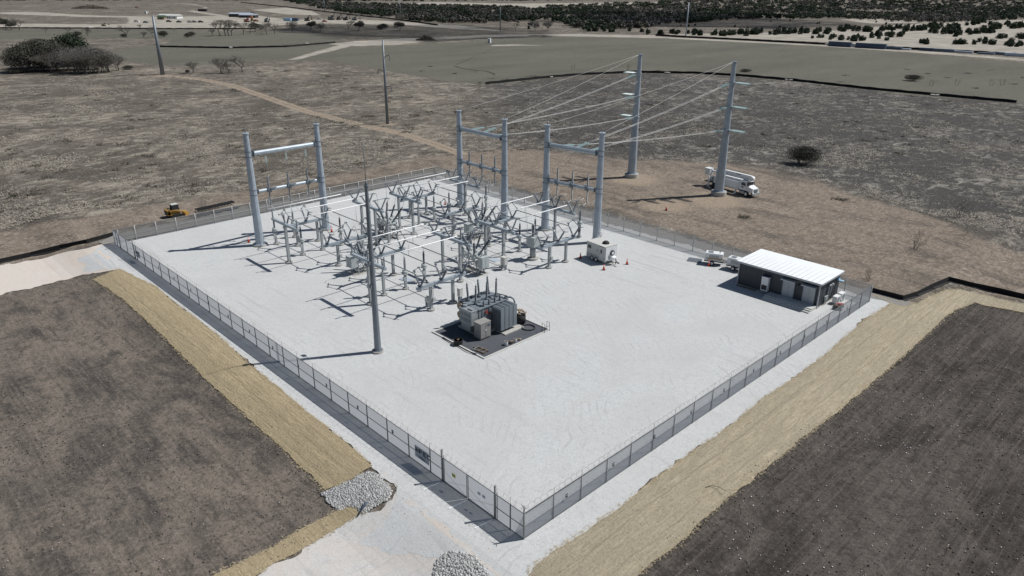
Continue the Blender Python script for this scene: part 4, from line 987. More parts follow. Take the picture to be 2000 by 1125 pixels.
# pedestals, boxes and ground covers
def pedestal(label, x, y, w_=.62, d_=.45, h=1.1, z0=.75, mat='offwhite', rz=0):
    t = thing('junction_box', label, 'electrical box', (x, y, .05), rz, 'electrical boxes on short stands')
    MB().box((0, 0, z0+h/2), (w_, d_, h)).box((0, 0, z0+h+.02), (w_+.06, d_+.06, .04)).build('box', mat, t)
    MB().box((-w_*.35, 0, z0/2), (.08, d_*.7, z0)).box((w_*.35, 0, z0/2), (.08, d_*.7, z0)).build('stand', 'mast', t)
p = at(984.5, 527); pedestal('cream junction box on a dark stand between the breaker and the service transformer', p.x, p.y, .8, .55, 1.0)
pedestal('cream junction box beside the right post of the switch nearest the transformer', -33.5, 22.75, .5, .45, 1.0, .9)
p = at(835, 602); pedestal('small cream box by the left post of the switch nearest the transformer', p.x, p.y, .45, .35, .6, .8)
p = at(729, 470); pedestal('cream junction box left of the mast under the front bus', p.x-1, p.y, .6, .45, .9)
p = at(722, 437); pedestal('small grey box on a thin stand left of the mast', p.x, p.y, .5, .35, .4, 1.6, 'cab')
p = at(1129, 462); pedestal('dark slim box on the voltage transformer by the right frame', -39.8, 51.5, .3, .25, .8, 1.0, 'ink')
for px, py, lb in ((793, 547, 'left of the tall voltage transformer'), (965, 509, 'beside the cream junction box')):
    p = at(px, py); o = MB().box((0, 0, .05), (1.5, 1.1, .1)).box((0, 0, .11), (1.2, .85, .02)).build('handhole_cover', 'tin', None, (p.x, p.y, .04), .1)
    tag(o, 'flat grey cable pit cover on the gravel, '+lb, 'pit cover', 'cable pit covers')
o = MB(); 
for k in range(4): o.path([(.32*cos(a*.4)+.03*k, .08*k, .32*sin(a*.4)*1.6) for a in range(17)], .02, 5)
o = o.build('cable_coil', 'wire', None, (-36.0, 51.5, 1.6)); tag(o, 'pale coil of cable hanging on the right column of the right frame', 'cable coil')

# ------------------------------------------------------------ TRANSFORMER on its lined pit
PX0, PX1, PY0, PY1 = -29.35, -21.2, 15.5, 25.0
o = MB().box(((PX0+PX1)/2, (PY0+PY1)/2, .07), (PX1-PX0, PY1-PY0, .06)).build('transformer_pit', 'liner'); tag(o, 'dark lined square pit floor under the big transformer', 'pit floor')
k = MB()
k.box(((PX0+PX1)/2, PY0-.09, .1), (PX1-PX0+.36, .18, .16)); k.box(((PX0+PX1)/2, PY1+.09, .1), (PX1-PX0+.36, .18, .16))
k.box((PX0-.09, (PY0+PY1)/2, .1), (.18, PY1-PY0-.004, .158)); k.box((PX1+.09, (PY0+PY1)/2, .1), (.18, PY1-PY0-.004, .158))
tag(k.build('pit_kerb', 'offwhite'), 'pale kerb around the dark transformer pit', 'kerb')
t = thing('power_transformer', 'large grey power transformer with six upright bushings in the dark pit', 'transformer', (-26.8, 20.9, .1))
MB().box((0, -.2, .1), (3.4, 4.9, .2)).box((2.45, 1.1, .06), (1.9, 2.9, .12)).build('foundation', 'conc', t)
b = MB(); b.box((0, -.1, 1.55), (2.5, 4.2, 2.7)); b.box((0, -.1, 2.93), (2.7, 4.4, .08)); b.box((0, -.1, .28), (2.8, 4.4, .16))
for y in (-1.7, -.7, .3, 1.3): b.box((1.28, y, 1.5), (.1, .12, 2.5)); b.box((-1.28, y, 1.5), (.1, .12, 2.5))
for x in (-.9, .1, .9): b.box((x, -2.23, 1.5), (.12, .1, 2.5))
b.box((.1, -.4, 3.02), (1.0, 1.2, .12)); b.cyl((-.4, 1.0, 2.97), (-.4, 1.0, 3.15), .35, n=14); b.cyl((.5, -1.4, 2.97), (.5, -1.4, 3.12), .3, n=14); b.cyl((.2, .9, 2.97), (.2, .9, 3.1), .28, n=12)
b.build('tank', 'tank', t)
def radiator(x0, y0, n, dx, z0, z1, wy, pitch, sgn):
    r = MB()
    for k_ in range(n):
        y = y0+k_*pitch
        nf = 7
        for q in range(nf): r.box((x0+dx*(q+.5)/nf, y, (z0+z1)/2), (dx/nf*.45, wy, z1-z0))
        r.box((x0+dx*.5, y, z1-.02), (dx, .12, .12)); r.box((x0+dx*.5, y, z0+.05), (dx, .12, .12))
        r.box((x0+(dx-.02 if sgn > 0 else .02), y, (z0+z1)/2), (.05, wy, z1-z0-.05))
    r.build('radiator', 'tank', t)
for k_ in range(4): radiator(1.50, -.25+k_*.62, 1, 1.40, .40, 2.92, .53, .6, 1)
for k_ in range(6): radiator(-2.15, -1.85+k_*.66, 1, .80, .6, 2.95, .50, .6, -1)
# fan row at the near end of the left bank, cabinets
f = MB()
for z_ in (1.4, 2.4): f.cyl((-1.75, -2.25, z_), (-1.75, -2.4, z_), .42, n=16)
f.build('cooling_fan', 'tan', t)
c = MB(); c.box((.25, -2.75, 2.05), (1.9, .95, 1.65)); c.box((.25, -2.75, 2.9), (1.98, 1.03, .06)); c.cyl((-.4, -2.75, 2.93), (-.4, -2.75, 3.2), .25, n=12); c.box((.7, -2.75, 3.0), (.7, .5, .14)); c.box((.1, -2.75, .85), (1.5, .7, .6)); c = c.build('tap_changer', 'tank2', t)
d = MB()
for i in range(3):
    for j in range(2): d.box((-.35+i*.55, -3.24, 1.75+j*.6), (.42, .03, .4)); d.cyl((-.35+i*.55, -3.24, 1.75+j*.6), (-.35+i*.55, -3.29, 1.75+j*.6), .09, n=8)
d.build('inspection_plate', 'tank', c)
c = MB(); c.box((2.0, -2.4, 1.0), (1.05, 1.45, 1.75)); c.box((2.0, -2.4, 1.9), (1.12, 1.52, .06)); c = c.build('control_cabinet', 'cabt', t)
MB().box((2.54, -2.77, 1.0), (.03, .66, 1.6)).box((2.54, -2.03, 1.0), (.03, .66, 1.6)).build('door', 'cabt', c)
MB().box((2.57, -1.98, 1.55), (.02, .34, .24)).build('caution_sticker', 'blue', c)
MB().box((2.57, -2.45, 1.05), (.03, .05, .22)).box((2.57, -2.33, 1.05), (.03, .05, .22)).build('handle', 'white', c)
for i, y in enumerate((-1.55, .05, 1.45)):
    for x, lx, hh in ((-1.25, -.12, 1.55), (.0, .10, 1.75)):
        q = MB(); q.cyl((x, y, 2.97), (x, y, 3.25), .22, n=12); q.insul((x, y, 3.25), (x+lx, y-.05, 3.25+hh), .135, 12, 9); q.cyl((x+lx, y-.05, 3.25+hh), (x+lx, y-.05, 3.25+hh+.16), .1, n=8); q.cyl((x+lx, y-.05, 3.4+hh), (x+lx, y-.05, 3.4+hh+.22), .03, n=5); q.build('bushing', 'bushg', t)
for i, y in enumerate((-1.3, -.5, .35, 1.1)):
    q = MB(); q.cyl((1.0, y, 2.97), (1.0, y, 3.1), .15, n=10); q.insul((1.0, y, 3.1), (1.0, y, 3.6), .12, 5, 8); q.cyl((1.0, y, 3.6), (1.0, y, 3.75), .03, n=5); q.build('small_bushing', 'bushg', t)
q = MB(); q.path([(.9, 1.7, 2.9), (1.0, 1.9, 3.15), (1.6, 2.2, 3.2), (2.0, 2.25, 3.1), (2.15, 2.25, 2.8), (2.15, 2.25, 1.0)], .10, 10); q.build('oil_pipe', 'tank', t); MB().path([(-1.8, -2.0, 3.1), (-1.8, 2.0, 3.1)], .08, 8).build('oil_pipe', 'tank', t); q = MB(); q.path([(-.6, 1.9, 3.1), (1.2, 2.0, 3.3)], .07, 8)
q.build('oil_pipe', 'tank', t)
for y in (-.1, .5, 1.3):
    for z_ in (.7, 2.75): MB().path([(1.2, y, z_), (1.6, y, z_)], .07, 8).build('radiator_valve', 'tank', t)
MB().box((1.34, -1.2, 2.4), (.06, .3, .4)).box((1.34, -.75, 2.1), (.06, .2, .3)).build('gauge', 'red', t)
MB().cyl((2.3, 3.1, .15), (2.3, 3.1, 1.0), .55, n=18).cyl((2.3, 3.1, 1.0), (2.3, 3.1, 1.15), .35, n=12).build('oil_sump', 'black', t)
b = MB(); rnd = random.Random(5)
for i in range(14): b.box((2.3+rnd.uniform(-.4, .4), 3.1+rnd.uniform(-.4, .4), 1.2+rnd.uniform(0, .35)), (rnd.uniform(.1, .3), rnd.uniform(.1, .3), .15), rnd.uniform(0, 3))
b.build('packing_scrap', 'tan', t)
# loose things round the pit
def hose(label, x, y, r, mat, z, nm='hose'):
    m = MB(); m.path([((r+.03*sin(a*3))*cos(a*.3), (r+.03*sin(a*3))*sin(a*.3), .015*a/8) for a in range(44)], .045, 6); tag(m.build(nm, mat, None, (x, y, z)), label, 'hose')
hose('coiled black hose lying on the pit floor right of the transformer', -23.0, 23.7, .72, 'black', .15)
rnd = random.Random(9)
def bucket(label, x, y, mat, r=.22, h=.42, stuff=True):
    t = thing('bucket', label, 'bucket', (x, y, .1))
    MB().rings([(0, 0, 0), (0, 0, h), (0, 0, h), (0, 0, .08)], [r*.85, r, r*.9, r*.78], 14, False).build('pail', mat, t)
    if stuff:
        q = MB()
        for i in range(7): q.box((rnd.uniform(-.1, .1), rnd.uniform(-.1, .1), h+.02), (.12, .05, .08), rnd.uniform(0, 3))
        q.build('rags', 'tan', t)
bucket('large round black tub full of scraps at the near left edge of the pit', -25.3, 15.55, 'black', .5, .55)
bucket('white bucket by the right kerb of the pit, nearest the corner', -21.75, 19.1, 'white')
bucket('white bucket between the tool boxes at the right kerb of the pit', -21.65, 20.35, 'white', .2, .34)
bucket('small pale can near the near corner of the pit', -23.2, 15.85, 'offwhite', .18, .3, False)
for i, (x, y, m, lb) in enumerate([(-21.65, 19.6, 'black', 'black tool box between the buckets at the right kerb'), (-21.6, 20.9, 'tan', 'tan tool box farthest along the right kerb'), (-21.7, 19.95, 'tan', 'small tan crate between the buckets at the right kerb'), (-25.6, 15.2, 'tan', 'tan bag slumped beside the round black tub')]):
    t = thing('tool_box', lb, 'tool box', (x, y, .1), i*.5)
    MB().box((0, 0, .11), (.36, .26, .2), 0, .92).build('body', m, t); MB().cyl((-.1, 0, .26), (.1, 0, .26), .015, n=5).cyl((-.1, 0, .2), (-.1, 0, .26), .015, n=5).cyl((.1, 0, .2), (.1, 0, .26), .015, n=5).build('handle', 'ink', t)
t = thing('wooden_frame', 'flat dark timber frame lying in the near corner of the pit', 'timber frame', (-22.6, 16.3, .12), .15)
m = MB()
for y in (-.35, .35): m.box((0, y, .06), (1.5, .07, .09))
for x in (-.6, 0, .6): m.box((x, 0, .125), (.08, .9, .04))
m.build('slats', 'wood', t)
t = thing('step_rail', 'small black tubular step rail at the right corner of the pit', 'handrail', (-21.0, 24.2, .1))
m = MB()
for y in (0, .75): m.path([(0, y, 0), (0, y, 1.0), (-.4, y, 1.0), (-.4, y, 0)], .025, 6)
m.cyl((0, 0, .6), (0, .75, .6), .02, n=5); m.build('rail', 'black', t)
m = MB(); m.path([(-27.6, 15.3, .2), (-26.3, 15.2, .2), (-25.2, 15.25, .2), (-23.4, 15.1, .2), (-22.2, 15.35, .22)], .05, 6); tag(m.build('hose', 'black'), 'black hose lying along the near left kerb of the pit', 'hose')

# ------------------------------------------------------------ CONTROL BUILDING
t = thing('control_building', 'charcoal metal control building with a bright white flat roof in the right corner', 'building', (-13.85, 52.3, 0))
MB().box((5.2, 2.75, .08), (10.5, 5.6, .22)).build('foundation', 'conc', t)
wl = MB(); wl.box((5.2, 2.75, 1.66), (10.4, 5.45, 2.96)); 
for i in range(13): wl.box((.0+i*10.4/12.0, .02, 1.66), (.018, .02, 2.9))
for i in range(7): wl.box((10.41, .1+i*5.3/6, 1.66), (.02, .018, 2.9))
wl = wl.build('wall', 'darkwall', t)
rf = MB()
for (x0, x1, y0, y1, z0, z1) in ((-.25, 10.7, -.35, 5.75, 3.16, 3.42),):
    n = len(rf.v); rf.v += [(x0, y0, z0), (x1, y0, z0), (x1, y1, z0+.12), (x0, y1, z0+.12), (x0, y0, z0+.16), (x1, y0, z0+.16), (x1, y1, z1), (x0, y1, z1)]
    for q in ((3, 2, 1, 0), (4, 5, 6, 7), (0, 1, 5, 4), (1, 2, 6, 5), (2, 3, 7, 6), (3, 0, 4, 7)): rf.f.append(tuple(n+i for i in q)); rf.m.append(0); rf.sm.append(False)
rf = rf.build('roof', 'roofw', t); sm_ = MB()
for i in range(1, 17): sm_.box((-.25+i*10.95/17, 2.7, 3.385), (.03, 6.0, .012))
sm_.build('roof_seam', 'offwhite', rf)
MB().box((5.2, -.37, 3.2), (10.95, .03, .22)).box((10.72, 2.7, 3.26), (.03, 6.1, .22)).box((-.27, 2.7, 3.26), (.03, 6.1, .22)).build('trim', 'door', t)
for x in (.0, 10.4): MB().box((x, -.03, 1.6), (.12, .10, 2.9)).build('downpipe', 'door', t)
for x0 in (5.95, 8.5):
    d = MB(); d.box((x0+.72, -.03, 1.38), (1.42, .06, 2.36)); d = d.build('door', 'door', t)
    MB().box((x0+1.25, -.08, 1.25), (.06, .08, .18)).build('handle', 'offwhite', d); MB().box((x0-.02, -.04, 1.38), (.06, .1, 2.44)).box((x0+1.46, -.04, 1.38), (.06, .1, 2.44)).box((x0+.72, -.066, 1.38), (.02, .02, 2.3)).build('frame', 'insul', d)
    MB().box((x0+.72, -.30, 2.68), (1.75, .62, .07)).box((x0+.72, -.60, 2.64), (1.75, .03, .12)).build('canopy', 'door', t)
a = MB(); a.box((3.85, -.28, 1.42), (.88, .5, 1.85)); a = a.build('air_conditioner', 'white', t)
MB().box((3.85, -.54, .95), (.7, .03, .62)).build('grille', 'ink', a); MB().box((3.85, -.3, 2.36), (.92, .56, .05)).build('cap', 'blue', a)
MB().cyl((7.85, -.02, 2.35), (7.85, -.14, 2.35), .14, n=12).build('wall_lamp', 'black', t)
MB().box((10.5, 4.9, 2.55), (.2, .35, .3)).box((10.85, 4.9, 2.42), (.55, .4, .06)).build('floodlight', 'ltblue', t)
pp = MB()
for y in (2.4, 3.0): pp.path([(10.5, y, .9), (10.5, y, 2.3), (10.62, y+.12, 2.45), (10.62, y+.3, 2.3)], .11, 8)
pp.build('vent_pipe', 'door', t)
for y in (1.7, 2.1): MB().box((10.55, y, .95), (.2, .28, .5)).cyl((10.55, y, .1), (10.55, y, .7), .04, n=6).build('meter_box', 'cab', t)
for y, lb in ((3.25, 'near'), (4.7, 'far')):
    a = MB(); a.box((11.25, y, .62), (.55, .95, .85)); a = a.build('condenser', 'white', t)
    MB().cyl((11.53, y, .62), (11.56, y, .62), .33, n=18).build('grille', 'insul', a); MB().box((11.25, y-.35, .12), (.5, .08, .16)).box((11.25, y+.35, .12), (.5, .08, .16)).build('bracket', 'mast', a)
t = thing('concrete_steps', 'low concrete landing and steps before the two grey doors', 'steps', (-9.0, 50.6, 0))
s = MB(); s.box((2.6, .95, .22), (5.9, 1.4, .46)); s.box((2.6, .09, .17), (5.9, .32, .34)); s.box((2.6, -.23, .10), (5.9, .32, .2)); s.build('tread', 'offwhite', t)
m = MB().box((0, 0, .06), (2.6, .25, .1)); tag(m.build('timber_beam', 'wood', None, (-12.4, 52.0, .05), .05), 'low timber beam on the gravel at the left front of the building', 'timber')
t = thing('scrap_heap', 'small dark red scrap heap between the building and the right fence', 'scrap', (-1.7, 54.2, .05))
m = MB(); rnd = random.Random(3)
for i in range(10): m.box((rnd.uniform(-.5, .5), rnd.uniform(-.4, .4), rnd.uniform(.1, .5)), (rnd.uniform(.2, .6), rnd.uniform(.1, .4), .16), rnd.uniform(0, 3))
m.build('boards', 'bark', t); MB().box((.1, .1, .62), (.8, .5, .06), .4).build('sheet', 'red', t)

# ------------------------------------------------------------ CARGO TRAILER
t = thing('cargo_trailer', 'white box trailer with a spare wheel on its nose, parked by the right frame', 'trailer', (-31.4, 46.6, 0.05), radians(-6.5))
b = MB(); b.box((-.1, 0, 1.48), (3.6, 2.2, 2.05)); b.box((-.1, 0, .46), (3.65, 2.24, .12)); b.build('body', 'trail', t)
MB().box((1.72, 0, 1.5), (.06, 2.0, 1.85)).build('nose_panel', 'white', t)
MB().box((-.1, 0, 2.53), (3.68, 2.28, .06)).build('roof', 'offwhite', t)
MB().box((-.1, -1.115, .72), (3.6, .02, .42)).build('kick_panel', 'cab', t)
MB().box((-1.35, -1.12, 1.85), (.62, .03, .48)).build('window', 'window', t)
d = MB().box((.95, -1.12, 1.5), (.66, .04, 1.75)).build('door', 'trail', t); MB().box((.98, -1.145, 1.75), (.26, .02, .55)).build('window', 'window', d); MB().box((.7, -1.16, 1.3), (.05, .04, .12)).build('handle', 'ink', d)
MB().box((.25, -1.12, 1.65), (.4, .03, .4)).box((.95, -1.16, 2.42), (.8, .08, .04)).build('vent_hatch', 'cab', t)
v = MB(); v.rings([(.55, .1, 2.56), (.55, .1, 2.62), (.55, .1, 2.78), (.55, .1, 2.90)], [.50, .50, .43, .25], 14, True); v.build('roof_vent', 'black', t)
def wheel(t, x, y, z, r=.34, w_=.2, axis='y', rim='white'):
    q = MB(); e = Vector((0, w_/2, 0)) if axis == 'y' else Vector((w_/2, 0, 0)); c = Vector((x, y, z))
    q.rings([c-e, c-e*.8, c+e*.8, c+e], [r*.86, r, r, r*.86], 20, True); ty = q.build('wheel', 'black', t)
    q = MB(); q.cyl(c-e*1.03, c+e*1.03, r*.58, n=14); q.build('rim', rim, ty)
    return ty
for x in (-.75, .05):
    wheel(t, x, -1.06, .34); wheel(t, x, 1.06, .34)
MB().box((-.35, -1.1, .76), (1.75, .14, .05)).box((-.35, 1.1, .76), (1.75, .14, .05)).build('fender', 'cab', t)
wheel(t, 1.84, .15, 1.55, .36, .2, 'x')
m = MB(); m.path([(1.7, -.8, .5), (3.1, 0, .5)], .05, 4); m.path([(1.7, .8, .5), (3.1, 0, .5)], .05, 4); m.cyl((2.7, .0, .15), (2.7, 0, 1.0), .05, n=6); m.box((3.2, 0, .5), (.25, .14, .14)); m.build('drawbar', 'black', t)
g = MB(); g.rings([(2.2, -.42, .95), (2.2, -.34, .95), (2.2, .34, .95), (2.2, .42, .95)], [.2, .27, .27, .2], 10, True); g.box((2.2, 0, .72), (.5, .8, .2)); g.build('gas_bottle_cover', 'white', t)

# traffic cones
def cone_proto():
    t = thing('traffic_cone', '', 'traffic cone')
    MB().box((0, 0, .03), (.42, .42, .05)).build('base', 'ink', t)
    MB().cyl((0, 0, .05), (0, 0, .82), .17, .035, n=14).build('cone', 'orange', t)
    MB().cyl((0, 0, .48), (0, 0, .64), .102, .075, n=14).build('collar', 'reflect', t); return t
CN = cone_proto()
for (px, py), lb in (((648, 454), 'beside the base of the far column of the left frame'), ((486, 474), 'left of the near column of the left frame'), ((1133.5, 505), 'at the rear of the white trailer'), ((1179, 528), 'beside the door side nose of the white trailer'),
               ((1224.5, 517), 'alone on the gravel to the right of the white trailer'), ((869.5, 400), 'behind the left rear bus by the middle frame')):
    p = at(px, py); place(CN, (p.x, p.y, .05), .3, 'orange and white traffic cone '+lb, 'traffic cones')
p = at(1301, 411); place(CN, p+Vector((0, 0, .05)), .3, 'orange marker cone on the bare ground between fence and bucket truck', 'traffic cones')
p = at(1382, 520); place(CN, (-19.9, 55.4, .05), .3, 'orange cone against the corner of the left white generator', 'traffic cones')

# ------------------------------------------------------------ two towable white machines behind the building
def towable(label, x, y, rz, stripe):
    t = thing('towable_generator', label, 'generator', (x, y, .05), rz)
    MB().box((0, 0, 1.15), (2.3, 1.25, 1.0)).box((0, 0, 1.66), (2.2, 1.15, .06)).build('canopy', 'white', t)
    MB().box((0, -.635, 1.2), (1.3, .02, .5)).box((0, -.635, .8), (1.9, .02, .12)).build('side_panel', 'cab', t)
    if stripe: MB().box((.1, -.65, 1.0), (2.1, .02, .14)).box((1.16, 0, 1.0), (.02, 1.2, .14)).build('stripe', 'yellow', t)
    MB().box((-.5, 0, 1.71), (.7, .7, .05)).build('grille', 'insul', t)
    MB().box((0, 0, .55), (2.5, 1.1, .14)).path([(1.2, -.4, .5), (2.3, 0, .5)], .05, 4).path([(1.2, .4, .5), (2.3, 0, .5)], .05, 4).cyl((2.2, 0, .1), (2.2, 0, .8), .04, n=5).build('chassis', 'black', t)
    for s in (-1, 1): wheel(t, -.2, s*.72, .34, .33, .2)
    MB().cyl((.7, 0, 1.7), (.7, 0, 2.0), .05, n=6).build('exhaust', 'black', t)
towable('white towable generator with an orange stripe, nearest the far fence corner gap', -19.9, 56.6, .45, True)
towable('white towable generator with plain sides tight behind the dark building', -16.6, 56.9, .1, False)
t = thing('pallet', 'flat grey mat on the gravel left of the striped generator', 'mat', (-22.4, 55.9, .05), .4)
m = MB()
for i in range(6): m.box((0, -.6+i*.24, .12), (1.9, .16, .04))
m.box((-.8, 0, .05), (.1, 1.4, .1)); m.box((.8, 0, .05), (.1, 1.4, .1)); m.build('boards', 'insul', t)

# ------------------------------------------------------------ BUCKET TRUCK
p0 = at(1455.6, 384.4); p1 = at(1393, 367.5); ax = (p0-p1); ax.z = 0; WB = ax.length; rz = atan2(ax.y, ax.x); WBs = 5.4
ctr = p0.lerp(p1, .5); nrm = Vector((-sin(rz), cos(rz), 0)); ctr += nrm*1.15
t = thing('bucket_truck', 'white utility truck with folded boom and rear bucket, behind the right line pole', 'truck', (ctr.x, ctr.y, 0), rz)
k = WB/2
ch = MB(); ch.box((0, 0, .85), (2*k+2.6, .9, .25)); ch.box((-k-1.5, 0, 1.0), (1.6, 2.4, .10)); ch.build('chassis', 'black', t)
cb = MB(); cb.cm = 0
cb.box((k-.95, 0, 1.85), (1.7, 2.2, 1.5), 0, .93); cb.box((k-.98, 0, 2.66), (1.45, 1.95, .14)); cab_ = cb.build('cab', 'white', t)
hd = MB(); v0 = len(hd.v); x0, x1 = k-.12, k+1.25
hd.v += [(x0, -1.05, .95), (x1, -.85, .85), (x1, .85, .85), (x0, 1.05, .95), (x0, -.95, 1.95), (x1-.1, -.75, 1.55), (x1-.1, .75, 1.55), (x0, .95, 1.95)]
for q in ((3, 2, 1, 0), (4, 5, 6, 7), (0, 1, 5, 4), (1, 2, 6, 5), (2, 3, 7, 6), (3, 0, 4, 7)): hd.f.append(q); hd.m.append(0); hd.sm.append(False)
hd.build('hood', 'white', t)
MB().box((k+1.22, 0, 1.2), (.05, 1.1, .5)).build('grille', 'insul', t); MB().box((k+1.35, 0, .7), (.2, 2.2, .3)).build('bumper', 'door', t)
for s in (-1, 1): MB().box((k+1.15, s*.82, 1.15), (.12, .28, .25)).build('headlight', 'reflect', t)
MB().box((k-.12, 0, 2.22), (.12, 1.8, .62)).build('windscreen', 'window', cab_)
for s in (-1, 1):
    MB().box((k-.85, s*1.085, 2.2), (.8, .04, .5)).build('side_window', 'window', cab_); MB().box((k-.2, s*1.35, 2.1), (.08, .12, .4)).build('mirror', 'black', cab_)
    MB().box((k-.95, s*1.11, 1.65), (.5, .02, .18)).build('door_emblem', 'ink', cab_); MB().box((k-.9, s*1.1, .75), (1.1, .35, .35)).build('step_box', 'door', cab_)
    bd = MB(); bd.box((-.9, s*.95, 1.75), (2*k-1.7, .55, 1.35))
    for i in range(6): bd.box((-.9-(k-1.2)+i*(2*k-2.4)/5, s*1.235, 1.75), (.03, .02, 1.2))
    bd.box((-.9, s*1.235, 2.1), (2*k-1.9, .02, .04)); bd.box((-.9, s*1.235, 1.55), (2*k-1.9, .02, .04)); bd.build('utility_body', 'white', t)
for x in (k, -k, -k+1.3) if False else (k, -k):
    for s in (-1, 1):
        wheel(t, x, s*1.02, .52, .52, .32, 'y', 'white' if x > 0 else 'ink')
for x in (k-2.3, -k-1.2):
    for s in (-1, 1): MB().box((x, s*1.2, 1.15), (.22, .22, 1.9)).box((x, s*1.25, .2), (.5, .4, .08)).build('outrigger', 'white', t)
tu = MB(); tu.cyl((-k+.2, 0, 1.3), (-k+.2, 0, 2.9), .42, n=14); tu.box((-k+.2, 0, 3.05), (1.2, .9, .8)); tu.build('turret', 'white', t)
bm = MB(); bm.box((-.1, 0, 3.45), (2*k+.2, .50, .50)); bm.box((-.1, .05, 2.95), (2*k-.8, .34, .34)); bm.cyl((k+.1, -.35, 3.2), (k+.1, .35, 3.2), .42, n=14); bo = bm.build('boom', 'white', t)
MB().box((.9, -.26, 3.5), (1.0, .02, .12)).build('boom_lettering', 'ink', bo)
bk = MB(); bk.box((-k-2.1, -.3, 2.75), (1.15, 1.0, 1.15), 0, 1.08); bk.box((-k-2.1, -.3, 3.36), (1.3, 1.15, .08)); bk.build('bucket', 'white', t)
MB().box((-k-1.2, 0, 2.9), (1.0, .3, .35)).cyl((-k-1.9, 0, 1.0), (-k-1.9, 0, 2.2), .06, n=6).build('bucket_arm', 'white', t)
MB().box((-k-.9, -.6, 1.6), (.5, .5, 1.0)).build('control_box', 'cab', t)

# ------------------------------------------------------------ YELLOW TRACK LOADER
p = at(342, 424); L0 = Vector((-92.0, 11.6, 0))
t = thing('track_loader', 'yellow and black compact track loader behind the far left fence', 'loader', (L0.x, L0.y, 0), pi/2); t.scale = (.88,)*3
for s in (-1, 1):
    tk = MB(); pr = [(-1.0, .25), (-.75, .05), (.75, .05), (1.0, .3), (.8, .62), (-.6, .62)]
    for a, b in zip(pr, pr[1:]+pr[:1]): tk.quad([(a[0], s*.95-.2, a[1]), (b[0], s*.95-.2, b[1]), (b[0], s*.95+.2, b[1]), (a[0], s*.95+.2, a[1])])
    tk.quad([(x, s*.95+.2, z) for x, z in pr]); tk.quad([(x, s*.95-.2, z) for x, z in pr][::-1])
    for x in (-.6, -.2, .2, .6): tk.cyl((x, s*.95-.22, .28), (x, s*.95+.22, .28), .16, n=10)
    tk.build('track', 'black', t)
MB().box((-.25, 0, .85), (2.2, 1.4, .7)).box((-1.2, 0, 1.0), (.5, 1.4, .9)).build('body', 'yellow', t)
MB().box((-1.48, 0, 1.0), (.08, 1.3, .9)).build('engine_door', 'ink', t)
cb = MB(); cb.box((.15, 0, 1.75), (1.3, 1.2, 1.1), 0, .88); cb = cb.build('cab', 'black', t); MB().box((.15, 0, 2.34), (1.2, 1.1, .08)).build('roof', 'offwhite', cb)
for s in (-1, 1): MB().path([(-1.3, s*.85, 1.45), (.3, s*.88, 1.35), (1.3, s*.88, .9), (1.6, s*.88, .4)], .11, 4).build('lift_arm', 'yellow', t)
bk = MB(); bk.box((1.95, 0, .35), (.7, 1.9, .6), 0, .8); 
for i in range(8): bk.box((2.35, -.85+i*.24, .12), (.2, .06, .06))
bk.build('bucket', 'yellow', t)
MB().path([(-1.1, -.5, 1.4), (-1.3, -.5, 1.95)], .04, 5).build('exhaust', 'black', t)
t = thing('steel_ladder_frame', 'long dark steel ladder frame lying on the ground right of the yellow loader', 'steel frame', (-92.0, 15.0, .1), pi/2+.08)
m = MB(); m.box((3.4, .35, .35), (6.6, .12, .25)); m.box((3.4, -.35, .35), (6.6, .12, .25))
for i in range(12): m.box((.3+i*.58, 0, .38), (.14, .8, .14))
m.build('frame', 'black', t)
t = thing('silt_roll', 'torn grey geotextile lying along the fence behind the ladder frame', 'geotextile', (-89.6, 14.6, .1), pi/2)
m = MB(); 
for i in range(14): m.box((i*.5, .15*sin(i*1.7), .05+.03*sin(i*2.1)), (.6, .7+.3*sin(i*1.3), .06), .3*sin(i))
m.build('fabric', 'liner', t)
# marker stakes in the dark field
for i, (px, py, h) in enumerate(((1863, 1029, .75), (1844, 1085, .8), (1805, 1124, .8))):
    p = at(px, py); t = thing('marker_stake', ('dark stake with a pale cap, farthest of the three in the right field', 'dark stake with a pale cap, middle of the three in the right field', 'dark stake with a pale cap at the bottom edge of the right field')[i], 'stake', p, 0, 'marker stakes in the right field')
    MB().cyl((0, 0, -.1), (.04, .02, h), .014, n=5).build('rod', 'ink', t); MB().cyl((.04, .02, h), (.045, .022, h+.05), .05, n=8).build('cap', 'tan', t)
m = MB(); m.path([(0, 0, .02), (.3, .4, .04), (.9, .5, .03), (1.5, .2, .05)], .02, 5); p = at(1377, 955); tag(m.build('fallen_branch', 'bark', None, p+Vector((0, 0, .1)), .4), 'thin bent branch lying on the right straw blanket', 'branch')
m = MB(); m.quad([(0, 0, 0), (1.1, .3, .12), (.9, .55, .35), (.3, .45, .25)]); m.quad([(.3, .45, .24), (.9, .55, .34), (1.1, .3, .11), (0, 0, -.01)]); p = at(712, 985); tag(m.build('fabric_scrap', 'bluegrey', None, p+Vector((0, 0, .3)), -1.0), 'grey flap of fabric sticking out of the broken limestone', 'fabric')

